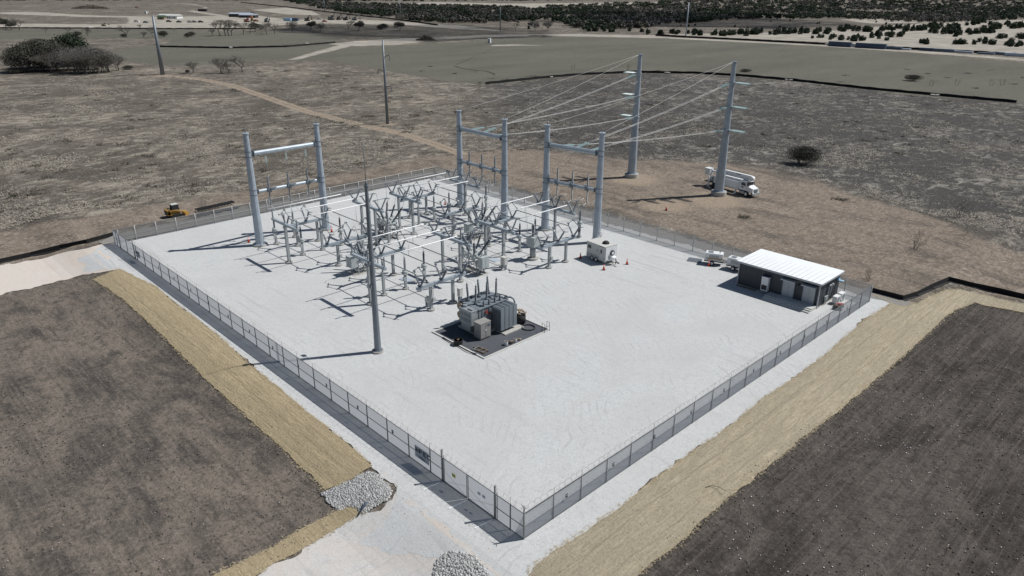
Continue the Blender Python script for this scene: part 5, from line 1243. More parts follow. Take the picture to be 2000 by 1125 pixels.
# ------------------------------------------------------------ TREES
def crown_mesh(seed, blobs, n, ls, flat=0.8):
    """leaf clumps spread through several lobes; returns V, F"""
    r = np.random.RandomState(seed); V = []; F_ = []
    wts = np.array([b[3]**2 for b in blobs]); wts = wts/wts.sum()
    for k in range(n):
        b = blobs[r.choice(len(blobs), p=wts)]
        d = r.normal(size=3); d /= np.linalg.norm(d)+1e-9; rad = b[3]*(r.uniform(0.25, 1)**0.45)*r.uniform(.9, 1.08)
        c = np.array(b[:3])+d*rad*np.array([1, 1, b[4] if len(b) > 4 else flat])
        if c[2] < 0.1: c[2] = r.uniform(0.1, 0.6)
        u = r.normal(size=3); u /= np.linalg.norm(u); v = np.cross(u, r.normal(size=3)); v /= np.linalg.norm(v)+1e-9
        s = ls*r.uniform(.6, 1.3); q = len(V)
        V += [c-u*s-v*s*.5, c+u*s-v*s*.6, c+u*s*.7+v*s, c-u*s*.8+v*s*.8]
        F_ += [(q, q+1, q+2), (q, q+2, q+3)]
    return np.array(V), np.array(F_)
def branchy(seed, h, spread, depth=5, trunks=1, r0=.16, nb=3, lean=.35):
    rnd = random.Random(seed); mb = MB()
    def grow(p, d, L, r, k):
        q = p; pts = [p]
        for i in range(2):
            d = (d+Vector((rnd.uniform(-1, 1), rnd.uniform(-1, 1), rnd.uniform(-.5, .7)))*.22).normalized(); q = q+d*L/2; pts.append(q)
        mb.rings(pts, [r, r*.85, r*.68], 5 if k > 2 else 3, True, False)
        if k == 0: return
        for i in range(nb if k > 1 else nb+1):
            a = rnd.uniform(0, 2*pi); s = Vector((cos(a), sin(a), rnd.uniform(-.1, .7)))
            grow(q if i else pts[1].lerp(q, .7), (d*.75+s*spread).normalized(), L*rnd.uniform(.62, .85), r*.62, k-1)
    for t_ in range(trunks):
        a = rnd.uniform(0, 2*pi); l = 0 if trunks == 1 else lean*rnd.uniform(.5, 1.3); b = Vector((cos(a)*.3*(trunks > 1), sin(a)*.3*(trunks > 1), -.1))
        grow(b, Vector((cos(a)*l, sin(a)*l, 1)).normalized(), h*.30, r0*rnd.uniform(.7, 1.1), depth)
    return mb
def meshobj(name, V, F_, mat, parent=None):
    o = npmesh(name, V, F_, [mat]); o.parent = parent; return o
def bare_proto(seed, h, spread, **k):
    t = thing('bare_tree', '', 'tree'); tw = branchy(seed, h, spread, **k).build('trunk', 'twig', t); return t
def leafy_proto(name, seed, h, w_, mat, n, ls, trunk=.2, flat=.75, low=.35):
    t = thing(name, '', 'tree'); r = random.Random(seed)
    bl = [(r.uniform(-.5, .5)*w_*.7, r.uniform(-.5, .5)*w_*.7, h*(low+(1-low)*r.uniform(.2, .72)), w_*r.uniform(.22, .36), flat) for _ in range(9)]
    V, F_ = crown_mesh(seed, bl, n, ls); meshobj('crown', V, F_, mat, t)
    branchy(seed, h*.9, .55, depth=3, r0=trunk, nb=3).build('trunk', 'bark', t); return t
B1 = bare_proto(11, 8.0, .75, depth=6, r0=.2, nb=3); B2 = bare_proto(23, 8.0, .95, depth=6, r0=.22, nb=3); B3 = bare_proto(37, 7.0, .8, depth=5, trunks=4, r0=.12, nb=3); B4 = bare_proto(51, 3.2, .55, depth=4, trunks=6, r0=.035, nb=2, lean=.5)
O1 = leafy_proto('oak_tree', 3, 7.5, 7.5, 'oak', 5200, .13, .22, .65, .42); O2 = leafy_proto('oak_tree', 8, 7.0, 6.5, 'oak', 5200, .13, .22, .65, .40)
G1 = leafy_proto('leafless_tree', 13, 7.0, 6.5, 'grey', 2600, .09, .18, .8, .25)
def dome_proto(name, seed, h, w_, mat, n, ls):
    t = thing(name, '', 'bush'); r = random.Random(seed)
    bl = [(cos(k*2.4)*w_*.27*(k % 3 > 0), sin(k*2.4)*w_*.27*(k % 3 > 0), h*(.42+.05*(k % 3 == 0)), w_*.30+.1*(k % 2), .95*h/w_) for k in range(10)]
    V, F_ = crown_mesh(seed, bl, n, ls); meshobj('crown', V, F_, mat, t); branchy(seed, h*.9, .9, depth=3, r0=.07, trunks=5, nb=3, lean=.9).build('trunk', 'bark', t); return t
SB = dome_proto('round_bush', 17, 3.2, 4.6, 'oak', 7000, .055)
used = set(); HT = {}
def plant(proto, px, py, hpx, label, group=None, wide=1.0, h0=7.0, rz=None):
    """stand a tree on the ground seen at (px, py), hpx photo pixels tall"""
    if proto.name not in HT: HT[proto.name] = max(v.co.z for c in kids(proto) for v in c.data.vertices)
    p = at(px, py); d = (p-CAM).length; ht = hpx*d/F/0.97; s = ht/HT[proto.name]
    if rz is None: rz = (px*7.3) % 6.28
    if proto.name not in used and proto.name not in first:
        used.add(proto.name); o = proto; o.location = p; o.rotation_euler = (0, 0, rz); o['label'] = label
        if group: o['group'] = group
    else:
        o = dup(proto, p, rz, label, group)
        if not group and 'group' in o: del o['group']
    o.scale = (s*wide, s*wide, s); return o
# oak thicket on the left
D1 = dome_proto('oak_tree', 61, 7.0, 9.0, 'oak', 8000, .11); D2 = dome_proto('oak_tree', 62, 7.0, 9.5, 'oak', 8000, .11); D3 = dome_proto('leafless_tree', 63, 7.0, 9.5, 'grey', 5200, .09)
for i, (px, py, h, lb) in enumerate([(50, 141, 42, 'far left tree of the big thicket on the left'), (70, 139, 49, 'low dark tree near the left end of the thicket'), (92, 138, 50, 'broad dark tree left of centre in the thicket'), (115, 139, 45, 'dark tree in the middle of the thicket front'),
       (84, 132, 46, 'dark tree behind the left part of the thicket'), (108, 131, 44, 'dark tree behind the middle of the thicket'), (60, 134, 38, 'smaller dark tree behind the left end of the thicket')]): plant((D1, D2)[i % 2], px, py, h*.95, lb, None, .80, 7.0)
plant(dome_proto('oak_tree', 64, 8.0, 6.0, 'cedar', 6000, .12), 148, 128, 50, 'tallest greener tree rising behind the middle of the thicket', None, 1.1, 8)
for i, (px, py, h, lb) in enumerate([(140, 142, 42, 'grey leafless tree at the centre front of the thicket'), (160, 143, 41, 'grey leafless tree right of centre in the thicket'), (182, 142, 40, 'grey leafless tree in the right part of the thicket'), (203, 141, 38, 'grey leafless tree next to the right end of the thicket'),
                                     (170, 136, 40, 'grey leafless tree behind the right part of the thicket'), (192, 136, 38, 'grey leafless tree at the back right of the thicket'), (128, 137, 38, 'grey leafless tree under the tall green tree')]): plant(D3, px, py, h*.95, lb, None, .78, 7.0)
for i, (px, py, h, lb) in enumerate([(150, 145, 36, 'bare stems at the centre front of the thicket'), (172, 145, 36, 'bare stems right of centre along the thicket front'), (192, 144, 34, 'bare stems in the right part of the thicket front'), (214, 141, 32, 'bare tree at the right end of the thicket'), (100, 143, 32, 'bare stems below the dark left half of the thicket')]): plant(B3, px, py, h, lb, None, 1.5, 7.0)
plant(B3, 232, 138, 24, 'thin bare tree just right of the thicket', None, 1.1, 7)
plant(SB, 251, 136, 7, 'small dark stump like bush right of the thicket', None, 1.3, 3.2)
plant(SB, 36, 143, 8, 'low dark bush under the left end of the thicket', None, 2.2, 3.2)
tl = [(B3, 377, 143, 20, 'bare thorny tree left of the pair below the long silt fence'), (SB, 366, 142, 5, 'low dark shrub at the foot of the left bare thorny tree'), (B3, 432, 144, 28, 'bare many-stemmed clump in the middle below the long silt fence'), (B3, 446, 144, 20, 'lower bare scrub beside the many-stemmed clump'),
      (B2, 474, 141, 29, 'single crooked bare tree right of the many-stemmed clump'), (O2, 13, 57, 17, 'dark tree at the left edge beside the pale road'), (O2, 22, 58, 12, 'smaller dark tree close to the left edge'), (B2, 38, 59, 19, 'bare tree with a leaning trunk at the left edge'),
      (B2, 90, 64, 9, 'tiny bare tree on the left field, first from the left'), (B2, 133, 67, 12, 'small bare tree on the left field, second from the left'), (SB, 151, 71, 8, 'tiny round bush on the left field'), (B3, 172, 70, 13, 'small bare bush tree above the thicket'),
      (B2, 247, 74, 21, 'wide bare tree left of the leaning line pole'), (SB, 242, 73, 6, 'small dark bush at the foot of the wide bare tree'), (B3, 282, 74, 11, 'small dark bush just left of the leaning line pole'), (B2, 300, 74, 20, 'bare tree partly behind the leaning line pole'), (B2, 276, 58, 9, 'small bare tree at the edge of the pale road'),
      (SB, 320, 72, 10, 'dark round bush just right of the leaning line pole'), (B3, 341, 61, 5, 'very small grey bush right of the leaning line pole'), (SB, 366, 73, 7, 'small grey bush between two bare groups'), (SB, 375, 71, 8, 'small dark bush next to the small grey bush'),
      (B2, 414, 71, 14, 'small crooked bare tree left of the tall bare group'), (B1, 430, 70, 26, 'bare tree, left one of the tall group'), (B1, 441, 70, 27, 'bare tree, second of the tall group'), (B1, 447, 70, 26, 'bare tree, third of the tall group'), (B2, 453, 70, 25, 'bare tree, right one of the tall group'),
      (B1, 475, 68, 20, 'slim bare tree just right of the tall group'), (B1, 488, 67, 20, 'slim bare tree, second right of the tall group'), (O2, 498, 62, 16, 'small dark leafy tree among the slim bare trees'), (G1, 512, 64, 14, 'low grey bushy tree among the slim bare trees'), (B2, 522, 68, 22, 'bare tree leaning right, near a dark log'), (B2, 536, 66, 22, 'bare tree right of the leaning one'),
      (G1, 571, 63, 20, 'round grey leafless tree alone on the field'), (O2, 607, 58, 15, 'small dark leafy tree right of the round grey one'), (G1, 626, 63, 17, 'wide pale grey leafless tree'), (B2, 680, 58, 18, 'bare tree left of the small dark tree, before the machines'), (O2, 700, 60, 17, 'small dark tree on the shaded field'),
      (SB, 742, 58, 8, 'dark bush on the shaded field'), (SB, 749, 57, 10, 'second dark bush on the shaded field, touching the first'), (O1, 781, 60, 15, 'broad dark tree on the shaded field'), (G1, 783, 43, 14, 'broad grey tree at the edge of the woods')]
for pr, px, py, h, lb in tl: plant(pr, px, py, h, lb, None, 1.15 if pr is not SB else .95, {B1.name: 8, B2.name: 8, B3.name: 7, SB.name: 3.2, O1.name: 7.5, O2.name: 7, G1.name: 7}[pr.name])
tr_ = [(SB, 1567, 321, 33, 'broad dark bush tree standing alone in the field right of the bucket truck', .95), (B4, 1872, 425, 34, 'thin bare sapling, upper one of the two at the right', 1.2), (B4, 1786, 487, 35, 'bare many-stemmed sapling in a mound right of the building', 1.1), (B4, 1694, 547, 26, 'low bare sapling just behind the right fence corner', 1.3), (B4, 1885, 458, 14, 'small scrubby bush below the upper sapling', 1.5),
       (SB, 1784, 158, 10, 'small dark round bush on the mown field at the right', 1.5), (SB, 1455, 140, 5, 'low dark bush just behind the curved silt fence', 2.4), (B4, 1226, 139, 14, 'faint bare sapling left of the left line pole top', 1.0), (B4, 1120, 137, 12, 'faint bare sapling on the mown field', 1.0), (B4, 1818, 168, 13, 'faint bare sapling, left of the four on the right field', 1.0), (B4, 1868, 167, 12, 'faint bare sapling, second of the four on the right field', 1.0),
       (B4, 1935, 167, 12, 'faint bare sapling, third of the four on the right field', 1.0), (B4, 1957, 167, 12, 'faint bare sapling, fourth of the four on the right field', 1.0), (G1, 1045, 61, 18, 'pale bare tree left of the copse below the woods', 1.0), (G1, 1070, 60, 18, 'pale bare tree in the copse below the woods', 1.2), (B2, 1007, 60, 14, 'bare tree just right of the bare distant pole', 1.0)]
for pr, px, py, h, lb, wd in tr_: plant(pr, px, py, h, lb, None, wd, {SB.name: 3.2, B4.name: 3.2, G1.name: 7, B2.name: 8}[pr.name])
for i, (px, py, w_) in enumerate(((640, 149, 6), (560, 139, 4), (538, 137, 4), (590, 137, 4), (697, 230, 4), (860, 175, 4), (298, 193, 4), (70, 325, 7), (60, 332, 6), (30, 381, 6), (62, 381, 6), (1450, 425, 7), (1640, 390, 7), (1700, 470, 6), (1920, 520, 7))):
    pass

# cedars on the right and the woods behind
def cedar_proto(seed, n, ls, cone=.0):
    r = random.Random(seed); h = 4.2
    bl = [(r.uniform(-.7, .7), r.uniform(-.7, .7), h*(.20+.13*k)+r.uniform(-.1, .1), 1.55-.24*k*(1+cone), 1.0) for k in range(5)]
    V, F_ = crown_mesh(seed, bl, n, ls); return V, F_, np.zeros(len(F_), int)
CED = [cedar_proto(60+i, 420, .22, .15*i) for i in range(4)]
def single(name, P, mats): return npmesh(name, P[0], P[1], mats, P[2])
CP = [single('cedar_bush', c, ['cedar']) for c in CED]
for c in CP: c['label'] = ''; c['category'] = 'cedar'
cu = set()
CL = 'small dark green cedar, one of the many dotting the pale ground before the far woods'
CG = 'cedars dotted over the pale ground'
def cedar(px, py, hpx, label=CL, group=CG, wd=1.0):
    i = rnd.randrange(4); p = at(px, py); d = (p-CAM).length; s = hpx*d/F/4.1
    if i not in cu: cu.add(i); o = CP[i]
    else: o = CP[i].copy(); COL.objects.link(o)
    o.location = p; o.rotation_euler = (0, 0, rnd.uniform(0, 6)); o.scale = (s*wd, s*wd, s); o['label'] = label; o['category'] = 'cedar'; o['group'] = group
rnd = random.Random(21)
rows = [  # (x0, y0, x1, y1, jitter, count, height)
    (1140, 61, 1260, 63, 1.5, 13, 10), (1255, 66, 1310, 67, 2.5, 6, 10), (1310, 66, 1350, 68, 3, 8, 10), (1350, 68, 1430, 69, 3.5, 20, 12), (1430, 69, 1520, 68, 4, 20, 12), (1500, 66, 1620, 65, 4, 24, 12),
    (1570, 74, 1640, 78, 2, 4, 8), (1620, 76, 1672, 80, 4, 10, 11), (1665, 78, 1700, 79, 4, 8, 11), (1700, 75, 1765, 70, 4, 14, 12), (1640, 60, 1730, 61, 4, 18, 11), (1725, 58, 1760, 58, 3, 7, 10), (1765, 60, 1870, 55, 4, 26, 12), (1800, 68, 1880, 64, 4, 16, 12),
    (1865, 70, 1950, 62, 4, 20, 12), (1860, 52, 1925, 46, 3, 12, 11), (1920, 60, 2010, 52, 4, 16, 12), (1925, 50, 1970, 48, 2, 8, 9), (1790, 84, 1815, 88, 3, 7, 11), (1836, 89, 1839, 89, 1, 1, 10), (1864, 87, 1885, 88, 2, 6, 11), (1895, 85, 1945, 88, 4, 12, 12), (1945, 76, 1965, 76, 2, 5, 9), (1960, 88, 1995, 94, 4, 10, 12), (1985, 74, 2010, 76, 3, 4, 10), (1725, 79, 1737, 80, 1, 3, 7)]
for x0, y0, x1, y1, j, n, h in rows:
    for k in range(int(n*0.9)):
        t_ = rnd.random(); xx_ = x0+(x1-x0)*t_
        zone = 'left of the far pale pole' if xx_ < 1335 else 'between the far pale pole and the blue containers' if xx_ < 1625 else 'in the thick belt above the blue containers' if xx_ < 1790 and y0 < 74 else 'just behind the blue containers' if xx_ < 1790 else 'near the right edge, front row' if y0 > 80 else 'near the right edge, in the back rows'
        LB_ = 'dark green cedar '+zone; cedar(x0+(x1-x0)*t_, y0+(y1-y0)*t_+rnd.uniform(-j, j*.5), h*rnd.uniform(.65, 1.1), LB_, 'cedars '+zone, rnd.uniform(.95, 1.35))
for px, py, h in ((1033, 57, 8), (1051, 52, 6), (1180, 48, 5), (1260, 54, 5), (1330, 51, 4), (1345, 52, 5), (1358, 50, 5), (1435, 53, 5), (1460, 55, 4), (1505, 43, 3), (1523, 54, 5), (1543, 41, 4), (1596, 47, 4), (1600, 46, 4), (1711, 44, 4), (1730, 48, 5), (1752, 50, 4)):
    cedar(px, py, h, 'tiny dark cedar standing apart on the shaded grass before the far woods', 'lone tiny cedars')

# woods: masses of crowns far away
def blobtree(seed, mi, n, ls, w_, h):
    r = random.Random(seed)
    bl = [(r.uniform(-.4, .4)*w_, r.uniform(-.4, .4)*w_, h*r.uniform(.3, .7), w_*r.uniform(.26, .4), .75) for _ in range(4)]
    V, F_ = crown_mesh(seed, bl, n, ls); return V, F_, np.full(len(F_), mi)
WP = [blobtree(80+i, i % 3, 95, .72, 6.5, 6.0) for i in range(9)]
def woods(name, polys, n, label, hs=(0.8, 1.25), weights=None, holes=()):
    r = np.random.RandomState(len(name)+n); sp = []; ip = []
    def inside(poly, x, y):
        c = False
        for (x1, y1), (x2, y2) in zip(poly, poly[1:]+poly[:1]):
            if (y1 > y) != (y2 > y) and x < (x2-x1)*(y-y1)/(y2-y1)+x1: c = not c
        return c
    k = 0
    while len(sp) < n and k < n*30:
        k += 1; x = r.uniform(-250, 2300); y = r.uniform(-4, 66)
        if not any(inside(p, x, y) for p in polys) or any(inside(p, x, y) for p in holes): continue
        p = at(x, y); s = r.uniform(*hs); d = (p-CAM).length
        if d > 6500 or d < 550: continue
        g = mnoise.noise(Vector((p.x*.008, p.y*.008, 2)))
        kind = 0 if g+r.uniform(-.3, .3) > 0.02 else (2 if r.rand() < .55 else 1)
        sp.append((kind+3*r.randint(3), p.x, p.y, p.z, r.uniform(0, 6), s*(1+.25*(d > 1500)), s))
    o = scatter(name, WP, sp, ['cedar', 'oak', 'grey']); o['kind'] = 'stuff'; o['label'] = label; o['category'] = 'woods'
pale_strip = [(690, 4), (850, 1), (1000, 3), (1290, 1), (1290, 7), (1060, 12), (1035, 19), (975, 13), (820, 10)]
woods('far_wood', [[(520, -4), (560, 3), (620, 16), (670, 25), (740, 32), (800, 40), (870, 46), (960, 45), (1050, 42), (1065, 30), (1040, 20), (980, 15), (860, 12), (740, 10), (640, 6), (600, -3)]], 1500, 'dark mixed wood behind the construction ground', holes=[pale_strip])
woods('distant_wood', [[(500, -8), (2300, -8), (2300, 1), (1200, 1), (700, 3), (560, 2)]], 1600, 'distant wood along the very top of the view')
woods('valley_wood', [[(1060, 14), (1290, 6), (1290, 0), (2300, 0), (2300, 34), (1960, 40), (1840, 45), (1740, 43), (1640, 36), (1560, 38), (1480, 38), (1400, 42), (1300, 48), (1245, 58), (1150, 60), (1110, 52), (1090, 42), (1060, 38), (1045, 28)]], 3600, 'long dark wood filling the valley at the right', holes=[[(1640, 20), (1700, 20), (1850, 24), (1700, 28)], [(1510, 26), (1560, 28), (1550, 34), (1500, 33)], [(1060, 34), (1120, 34), (1120, 38), (1055, 37)]])
woods('far_scrub', [[(-250, -8), (500, -8), (560, 0), (480, 2), (300, 1), (-250, 3)]], 450, 'line of scrub along the top left of the view')
woods('near_scrub', [[(930, 45), (1000, 46), (1100, 42), (1120, 52), (1100, 58), (1040, 52), (960, 52)]], 50, 'loose scrub between the shaded field and the dark wood', (0.4, .8))

# ------------------------------------------------------------ FAR LINE POLES
def far_pole(label, px, py, top, r0, r1, arms=(), mat='mast', lean=0.0):
    p = at(px, py); d = (p-CAM).length; 
    # height so that the top reaches the photographed row
    lo, hi = 0, 60
    for _ in range(40):
        m = (lo+hi)/2; v = p+Vector((0, 0, m))-CAM; yy = 562.5-F*v.dot(upv)/v.dot(fwd)
        if yy > top: lo = m
        else: hi = m
    h = lo; t = thing('distant_pole', label, 'power pole', p, 0.6)
    c = MB(); c.rings([(0, 0, -.2), (0, 0, h)], [r0, r1], 12, True); c.build('shaft', mat, t)
    for z_, s, L in arms:
        MB().path([(0, 0, h*z_), (s*L*.6, 0, h*z_+.45), (s*L, 0, h*z_+.5)], .09, 5).build('davit_arm', 'ink', t)
        MB().insul((s*L, 0, h*z_+.5), (s*L*1.05, 0, h*z_-.8), .12, 6).build('insulator', 'insuld', t)
    return t
far_pole('grey steel pole at the left by the thicket', 318, 146, 30, .90, .42, ((.70, -1, 1.6), (.50, -1, 1.6)))
far_pole('slim grey pole with three small arms, in the centre field beside the dirt track', 757, 242, 78, .42, .22, ((.80, 1, 1.6), (.63, -1, 1.8), (.44, 1, 1.6)))
far_pole('thin pale pole before the far woods at the right', 1339, 73, 5, .62, .34, (), 'pole')
far_pole('thin grey pole in front of the far woods, centre', 977, 60, 14, .5, .3)
far_pole('thin grey pole at the top edge above the woods', 782, 30, 0, .5, .3)
far_pole('thin grey pole among the woods, upper left', 634, 22, 0, .5, .3)

# thin drifting clouds high above, out of view: they shade parts of the far ground
def cloudmat():
    m, nt, b = newmat('thin_cloud'); b.inputs['Base Color'].default_value = (.9, .9, .9, 1); b.inputs['Roughness'].default_value = 1
    t = nd(nt, 'ShaderNodeBsdfTransparent'); mx = nd(nt, 'ShaderNodeMixShader'); g = coords(nt)
    nt.links.new(ramp(nt, noise(nt, g, 0.006, 5, 0.6), [(0.3, 0.1), (0.62, 0.5)]), mx.inputs[0])
    nt.links.new(t.outputs[0], mx.inputs[1]); nt.links.new(b.outputs[0], mx.inputs[2]); nt.links.new(mx.outputs[0], nt.nodes['Material Output'].inputs['Surface']); return m
MT['cloud'] = cloudmat()
def cloud(label, px, py, rx, ry, rot):
    g_ = at(px, py); c = g_+sd*(1100/sd.z); rnd = random.Random(int(px)); import bmesh
    bm = bmesh.new(); bmesh.ops.create_icosphere(bm, subdivisions=4, radius=1.0)
    for v in bm.verts:
        k = 1+.45*mnoise.noise(v.co*1.6+Vector((px, 0, 0)))+.25*mnoise.noise(v.co*4); v.co = Vector((v.co.x*rx*k, v.co.y*ry*k, v.co.z*40*k))
    me = bpy.data.meshes.new('cloud'); bm.to_mesh(me); bm.free(); me.materials.append(MT['cloud'])
    o = bpy.data.objects.new('cloud', me); COL.objects.link(o); o.location = c; o.rotation_euler = (0, 0, rot); o['kind'] = 'structure'
ca = at(640, 70); cb_ = at(950, 58); cloud('', 800, 60, hypot(ca.x-cb_.x, ca.y-cb_.y)*.62, 120, atan2(cb_.y-ca.y, cb_.x-ca.x))
ca = at(1100, 42); cb_ = at(1560, 42); cloud('', 1330, 40, hypot(ca.x-cb_.x, ca.y-cb_.y)*.55, 170, atan2(cb_.y-ca.y, cb_.x-ca.x))

# ------------------------------------------------------------ FAR YARDS: buildings, vehicles, containers
def far(px, py): p = at(px, py); return p
def gable(label, px, py, L, W, h, rise, mats, rz, nm='farmhouse', extra=True):
    p = far(px, py); t = thing(nm, label, 'building', p, rz)
    wl = MB().box((0, 0, h/2), (L, W, h)).build('wall', mats[0], t)
    r = MB(); a, b = L/2+.6, W/2+.6
    r.quad([(-a, -b, h), (a, -b, h), (a, 0, h+rise), (-a, 0, h+rise)]); r.quad([(a, b, h), (-a, b, h), (-a, 0, h+rise), (a, 0, h+rise)])
    r.quad([(-a, -b, h-.1), (-a, b, h-.1), (a, b, h-.1), (a, -b, h-.1)]); r.quad([(a, -b, h), (a, b, h), (a, 0, h+rise)]); r.quad([(-a, b, h), (-a, -b, h), (-a, 0, h+rise)]); r.build('roof', mats[1], t)
    for i in range(4): MB().box((-L*.36+i*L*.24, -W/2-.03, h*.5), (1.3, .06, 1.3)).build('window', 'window', wl)
    MB().box((L*.02, -W/2-.04, 1.1), (1.1, .08, 2.2)).build('door', 'window', wl); return t
gable('long white house with a pale roof beyond the leaning pole', 333, 36, 24, 11, 3.0, 1.8, ('white', 'offwhite'), radians(35))
gable('smaller green roofed shed beside the white house', 317, 38, 8, 5, 2.8, 1.6, ('tan', 'green'), radians(35), 'shed')
gable('long open metal barn with a pale blue roof', 472, 33, 27, 11, 3.6, 1.2, ('ink', 'tin'), radians(40), 'barn')
gable('second pale blue metal barn roof, nearer one', 486, 34.5, 20, 9, 3.0, 1.0, ('ink', 'tin'), radians(40), 'barn')
gable('small dark hut beside the curving farm track', 396, 22, 12, 5, 3.0, .8, ('ink', 'bark'), radians(40), 'hut')
def vehicle(label, px, py, mat, s=1.0, rz=0.7, nm='parked_car'):
    p = far(px, py); t = thing(nm, label, 'car', p, rz, None)
    MB().box((0, 0, .75), (5.2*s, 2.0*s, .9)).build('body', mat, t); MB().box((-.4, 0, 1.5), (2.6*s, 1.8*s, .8), 0, .85).build('cab', mat, t); MB().box((-.4, 0, 1.55), (2.64*s, 1.84*s, .45), 0, .95).build('window', 'window', t)
    for x in (-1.6, 1.6):
        for y in (-.95, .95): MB().cyl((x*s, (y-.1)*s, .4), (x*s, (y+.1)*s, .4), .42, n=10).build('wheel', 'black', t)
for a in (('white pickup on the pale ground left of the leaning pole', 267, 43, 'white'), ('grey car on the pale ground next to the white pickup', 285, 45, 'insul'), ('dark car parked in front of the white house', 330, 43, 'black'), ('dark pickup right of the white house', 350, 44, 'insuld'),
          ('pale car right of the dark pickup', 371, 44, 'trail'), ('small dark car by the bushes below the house', 379, 44, 'insuld'), ('dark car farthest right in the row below the house', 392, 44, 'black'), ('white truck beyond the road mound', 624, 38, 'white'), ('red pickup by the barns', 500, 42, 'red'), ('red car left of the excavator', 634, 43, 'red'),
          ('small red car alone on the far left field', 267, 15, 'red'), ('white car far up the field beside the leaning pole', 286, 25, 'white'), ('dark machine behind the barns', 493, 26, 'black')): vehicle(*a)
def excavator(label, px, py, mat='black', rz=.5, s=1.2):
    p = far(px, py); t = thing('excavator', label, 'excavator', p, rz); t.scale = (s, s, s)
    for y in (-1.1, 1.1): MB().box((0, y, .5), (4.2, .6, .9)).build('track', 'black', t)
    MB().box((-.3, 0, 1.7), (3.4, 2.4, 1.2)).build('body', mat, t); MB().box((.8, .6, 2.6), (1.4, 1.1, 1.2)).build('cab', 'window', t)
    MB().path([(1.2, 0, 2.0), (3.2, 0, 5.0), (5.2, 0, 4.6)], .3, 4).path([(5.2, 0, 4.6), (5.6, 0, 2.2)], .22, 4).build('boom', mat, t); MB().box((5.5, 0, 1.6), (.9, .9, 1.0)).build('bucket', 'black', t)
excavator('dark excavator with a raised boom, largest on the construction ground', 647, 39, 'insuld', .6, 1.5)
excavator('orange excavator beside the barns', 482, 43, 'red'); excavator('small excavator between the barns and the blue boxes', 521, 43, 'insuld', 2.2); excavator('yellowish machine on the pale road left of the leaning pole', 203, 51, 'tan', 1.0, .8)
excavator('dark machine right of the large excavator', 662, 39, 'black', 2.0); excavator('dark machine at the right end of the row', 692, 40, 'insuld', 1.2); excavator('orange machine by the barn end', 493, 42, 'yellow', 2.6); excavator('dark low machine left of the red car', 600, 41, 'black', 0.3); excavator('dark machine in the middle of the right row', 675, 39.5, 'black', .2)
def container(label, px, py, mat, L=12, rz=.6, h=2.9, nm='shipping_container'):
    p = far(px, py); t = thing(nm, label, 'container', p, rz)
    m = MB(); m.box((0, 0, h/2+.1), (L, 2.5, h))
    for i in range(int(L/.8)): m.box((-L/2+.4+i*.8, -1.27, h/2+.1), (.25, .06, h-.3))
    m.build('body', mat, t); MB().box((L/2+.03, 0, h/2+.1), (.05, 2.3, h-.2)).build('door', mat, t)
pa = at(1640, 90); pb = at(1900, 105); rzc = atan2(pb.y-pa.y, pb.x-pa.x)
for lb, px, py, mt, L, h in (('blue container, first from the left in the row along the far field', 1640, 91, 'blue', 15, 3), ('blue container, longest in the row along the far field', 1700, 94.5, 'blue', 19, 3), ('low dark blue stack right of the longest container', 1735, 96, 'blue', 16, 1.5), ('low grey blue stack of pipes in the far row, left', 1672, 91.5, 'bluegrey', 18, .9),
                              ('low pale stack in the far row', 1762, 97, 'tin', 10, .8), ('low grey blue stack in the middle of the far row', 1809, 99, 'blue', 8, 1.6), ('low pale blue stack right of the middle of the far row', 1843, 101, 'bluegrey', 12, 1.6), ('low pale stack near the right of the far row', 1880, 103, 'tin', 11, 1.0),
                              ('low grey stack farther right in the far row', 1926, 106, 'bluegrey', 9, .9), ('dark grey stack beside the right edge in the far row', 1955, 107, 'bluegrey', 12, 1.4), ('pale tank like stack at the right edge of the far row', 1985, 110, 'tin', 12, 1.6)):
    container(lb, px, py, mt, L, rzc, h, 'shipping_container' if h > 2 else 'pipe_stack')
container('blue container on the construction ground behind the round grey tree', 573, 41, 'blue', 12, .5); container('pale blue container beside the blue one on the construction ground', 562, 41, 'ltblue', 9, .5)
for i, (px, py, lb) in enumerate(((956, 84, 'small white portable toilet on the mown field'), (286, 27, 'small white shed on the far left field'))):
    p = far(px, py); t = thing('portable_cabin', lb, 'cabin', p, .4); MB().box((0, 0, 1.5), (1.8, 1.8, 2.8)).build('wall', 'white', t); MB().box((0, 0, 2.95), (2.0, 2.0, .2), 0, .7).build('roof', 'offwhite', t); MB().box((0, -.93, 1.3), (.9, .05, 2.1)).build('door', 'door', t)
# brush heaps
def heap(label, px, py, w_, h, mat, n=500, nm='brush_heap'):
    p = far(px, py); r = random.Random(px); m = MB()
    for i in range(n):
        a = r.uniform(0, 2*pi); q = r.random()**.6; x, y = cos(a)*q*w_/2, sin(a)*q*w_*.3; z = h*(1-q**1.5)*r.uniform(.2, 1)
        d = Vector((r.uniform(-1, 1), r.uniform(-1, 1), r.uniform(-.3, .6)))*r.uniform(.5, 1.6)*h/3; m.cyl(Vector((x, y, z)), Vector((x, y, z))+d, .09*h/3*r.uniform(.6, 2), n=3)
    o = m.build(nm, mat, None, p, .7); tag(o, label, 'brush heap')
heap('heap of dead brush on the pale track beyond the slim centre pole', 832, 79, 14, 3.6, 'bark'); heap('wide dark brush heap on the far left field', 176, 17, 60, 6, 'bark', 900); heap('low dark brush heap left of the cedars', 1054, 71, 20, 1.6, 'ink', 300); heap('small tangle of dark brush below the curved silt fence', 1040, 150, 6, .8, 'ink', 160)
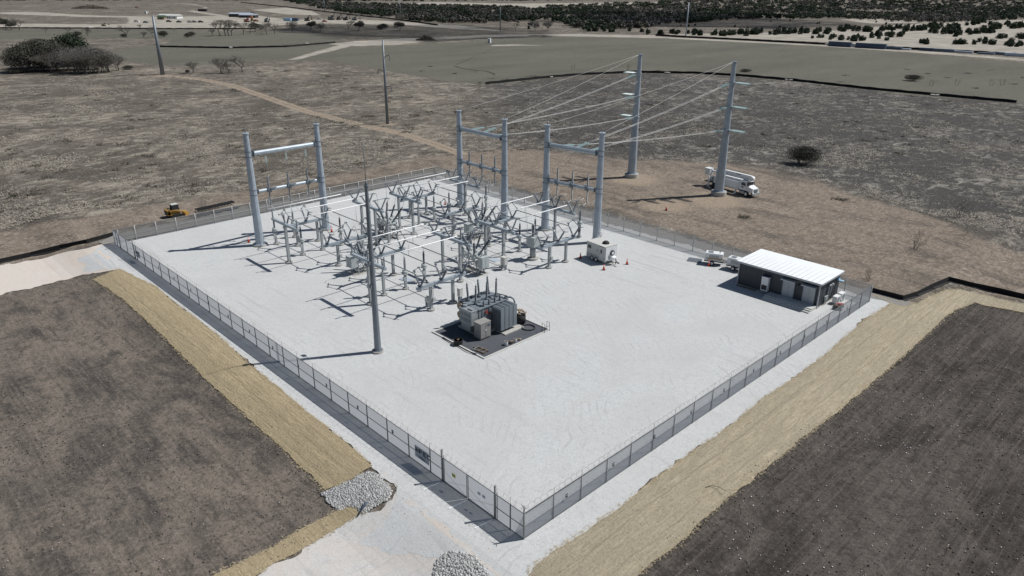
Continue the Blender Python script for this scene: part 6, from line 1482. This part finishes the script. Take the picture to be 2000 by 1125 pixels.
for i, (px, py, w_) in enumerate(((640, 149, 5), (560, 139, 3), (538, 137, 3), (70, 325, 3), (30, 381, 3.4), (62, 381, 3), (1455, 425, 3), (1640, 390, 4), (1560, 510, 4), (840, 130, 3))):
    p = at(px, py); r = random.Random(i); sp = [(r.randrange(6), r.gauss(0, w_*.22), r.gauss(0, .5), 0, r.uniform(0, 6), r.uniform(.8, 1.6), r.uniform(.7, 1.3)) for _ in range(34)]
    o = scatter('weed_clump', TUFT, sp, ['tuftd']); o.location = p; tag(o, 'dark low weed clump '+('below the end of the pale diagonal track', 'right of the crooked bare tree', 'just right of the crooked bare tree', 'on the far left field, upper one', 'at the left edge, lower pair, left one', 'at the left edge, lower pair, right one', 'on the bare ground right of the bucket truck', 'on the bare ground below the lone bush', 'on the bare ground behind the dark building', 'on the mown field right of the slim pole')[i], 'weeds', 'dark weed clumps in the field')
sp = []; rnd = random.Random(77)
while len(sp) < 5200:
    cx_, cy_ = rnd.uniform(-100, 2100), rnd.uniform(135, 470)
    if (cy_ > 300-.0*cx_ and cx_ > 850 and cy_ > 300) or cy_ > 440-(cx_*.16) and cx_ < 900: continue
    c_ = at(cx_, cy_)
    for k in range(rnd.randrange(4, 26)): x = c_.x+rnd.gauss(0, .9); y = c_.y+rnd.gauss(0, .9); q = rnd.uniform(.7, 1.8); sp.append((rnd.randrange(6), x, y, H(x, y), rnd.uniform(0, 6), q, q*rnd.uniform(.5, 1.1)))
o = scatter('scrub', TUFT, sp, ['tuftd']); o['kind'] = 'stuff'; o['label'] = 'small dark weeds scattered through the dry grass'; o['category'] = 'scrub'
# soil ridge lines on the mown field
def clods(label, px, n, s):
    P = [at(*q) for q in px]; r = random.Random(n); sp = []
    for i in range(n):
        k = r.randrange(len(P)-1); q = P[k].lerp(P[k+1], r.random()); sp.append((r.randrange(5), q.x+r.uniform(-.5, .5), q.y+r.uniform(-.5, .5), H(q.x, q.y), r.uniform(0, 6), s*r.uniform(.5, 1.3), s*.6))
    o = scatter('soil_clods', ROCK, sp, ['bark']); o['kind'] = 'stuff'; o['label'] = label; o['category'] = 'soil'
clods('line of dark soil clods curving over the mown field', [(888, 129), (900, 133), (925, 137), (950, 139), (962, 143), (966, 147)], 170, .45)
clods('dotted line of dark soil clods slanting down the mown field', [(976, 93), (950, 100), (915, 116), (893, 126)], 60, .4)
clods('row of dark clods above the curved silt fence', [(950, 163), (1000, 157), (1060, 150), (1160, 144), (1240, 140)], 300, .4)

# floating checks: nothing carries an empty label
for o in list(bpy.data.objects):
    if 'label' in o and not o['label']: 
        print('EMPTY LABEL', o.name)
print('objects', len(bpy.data.objects))
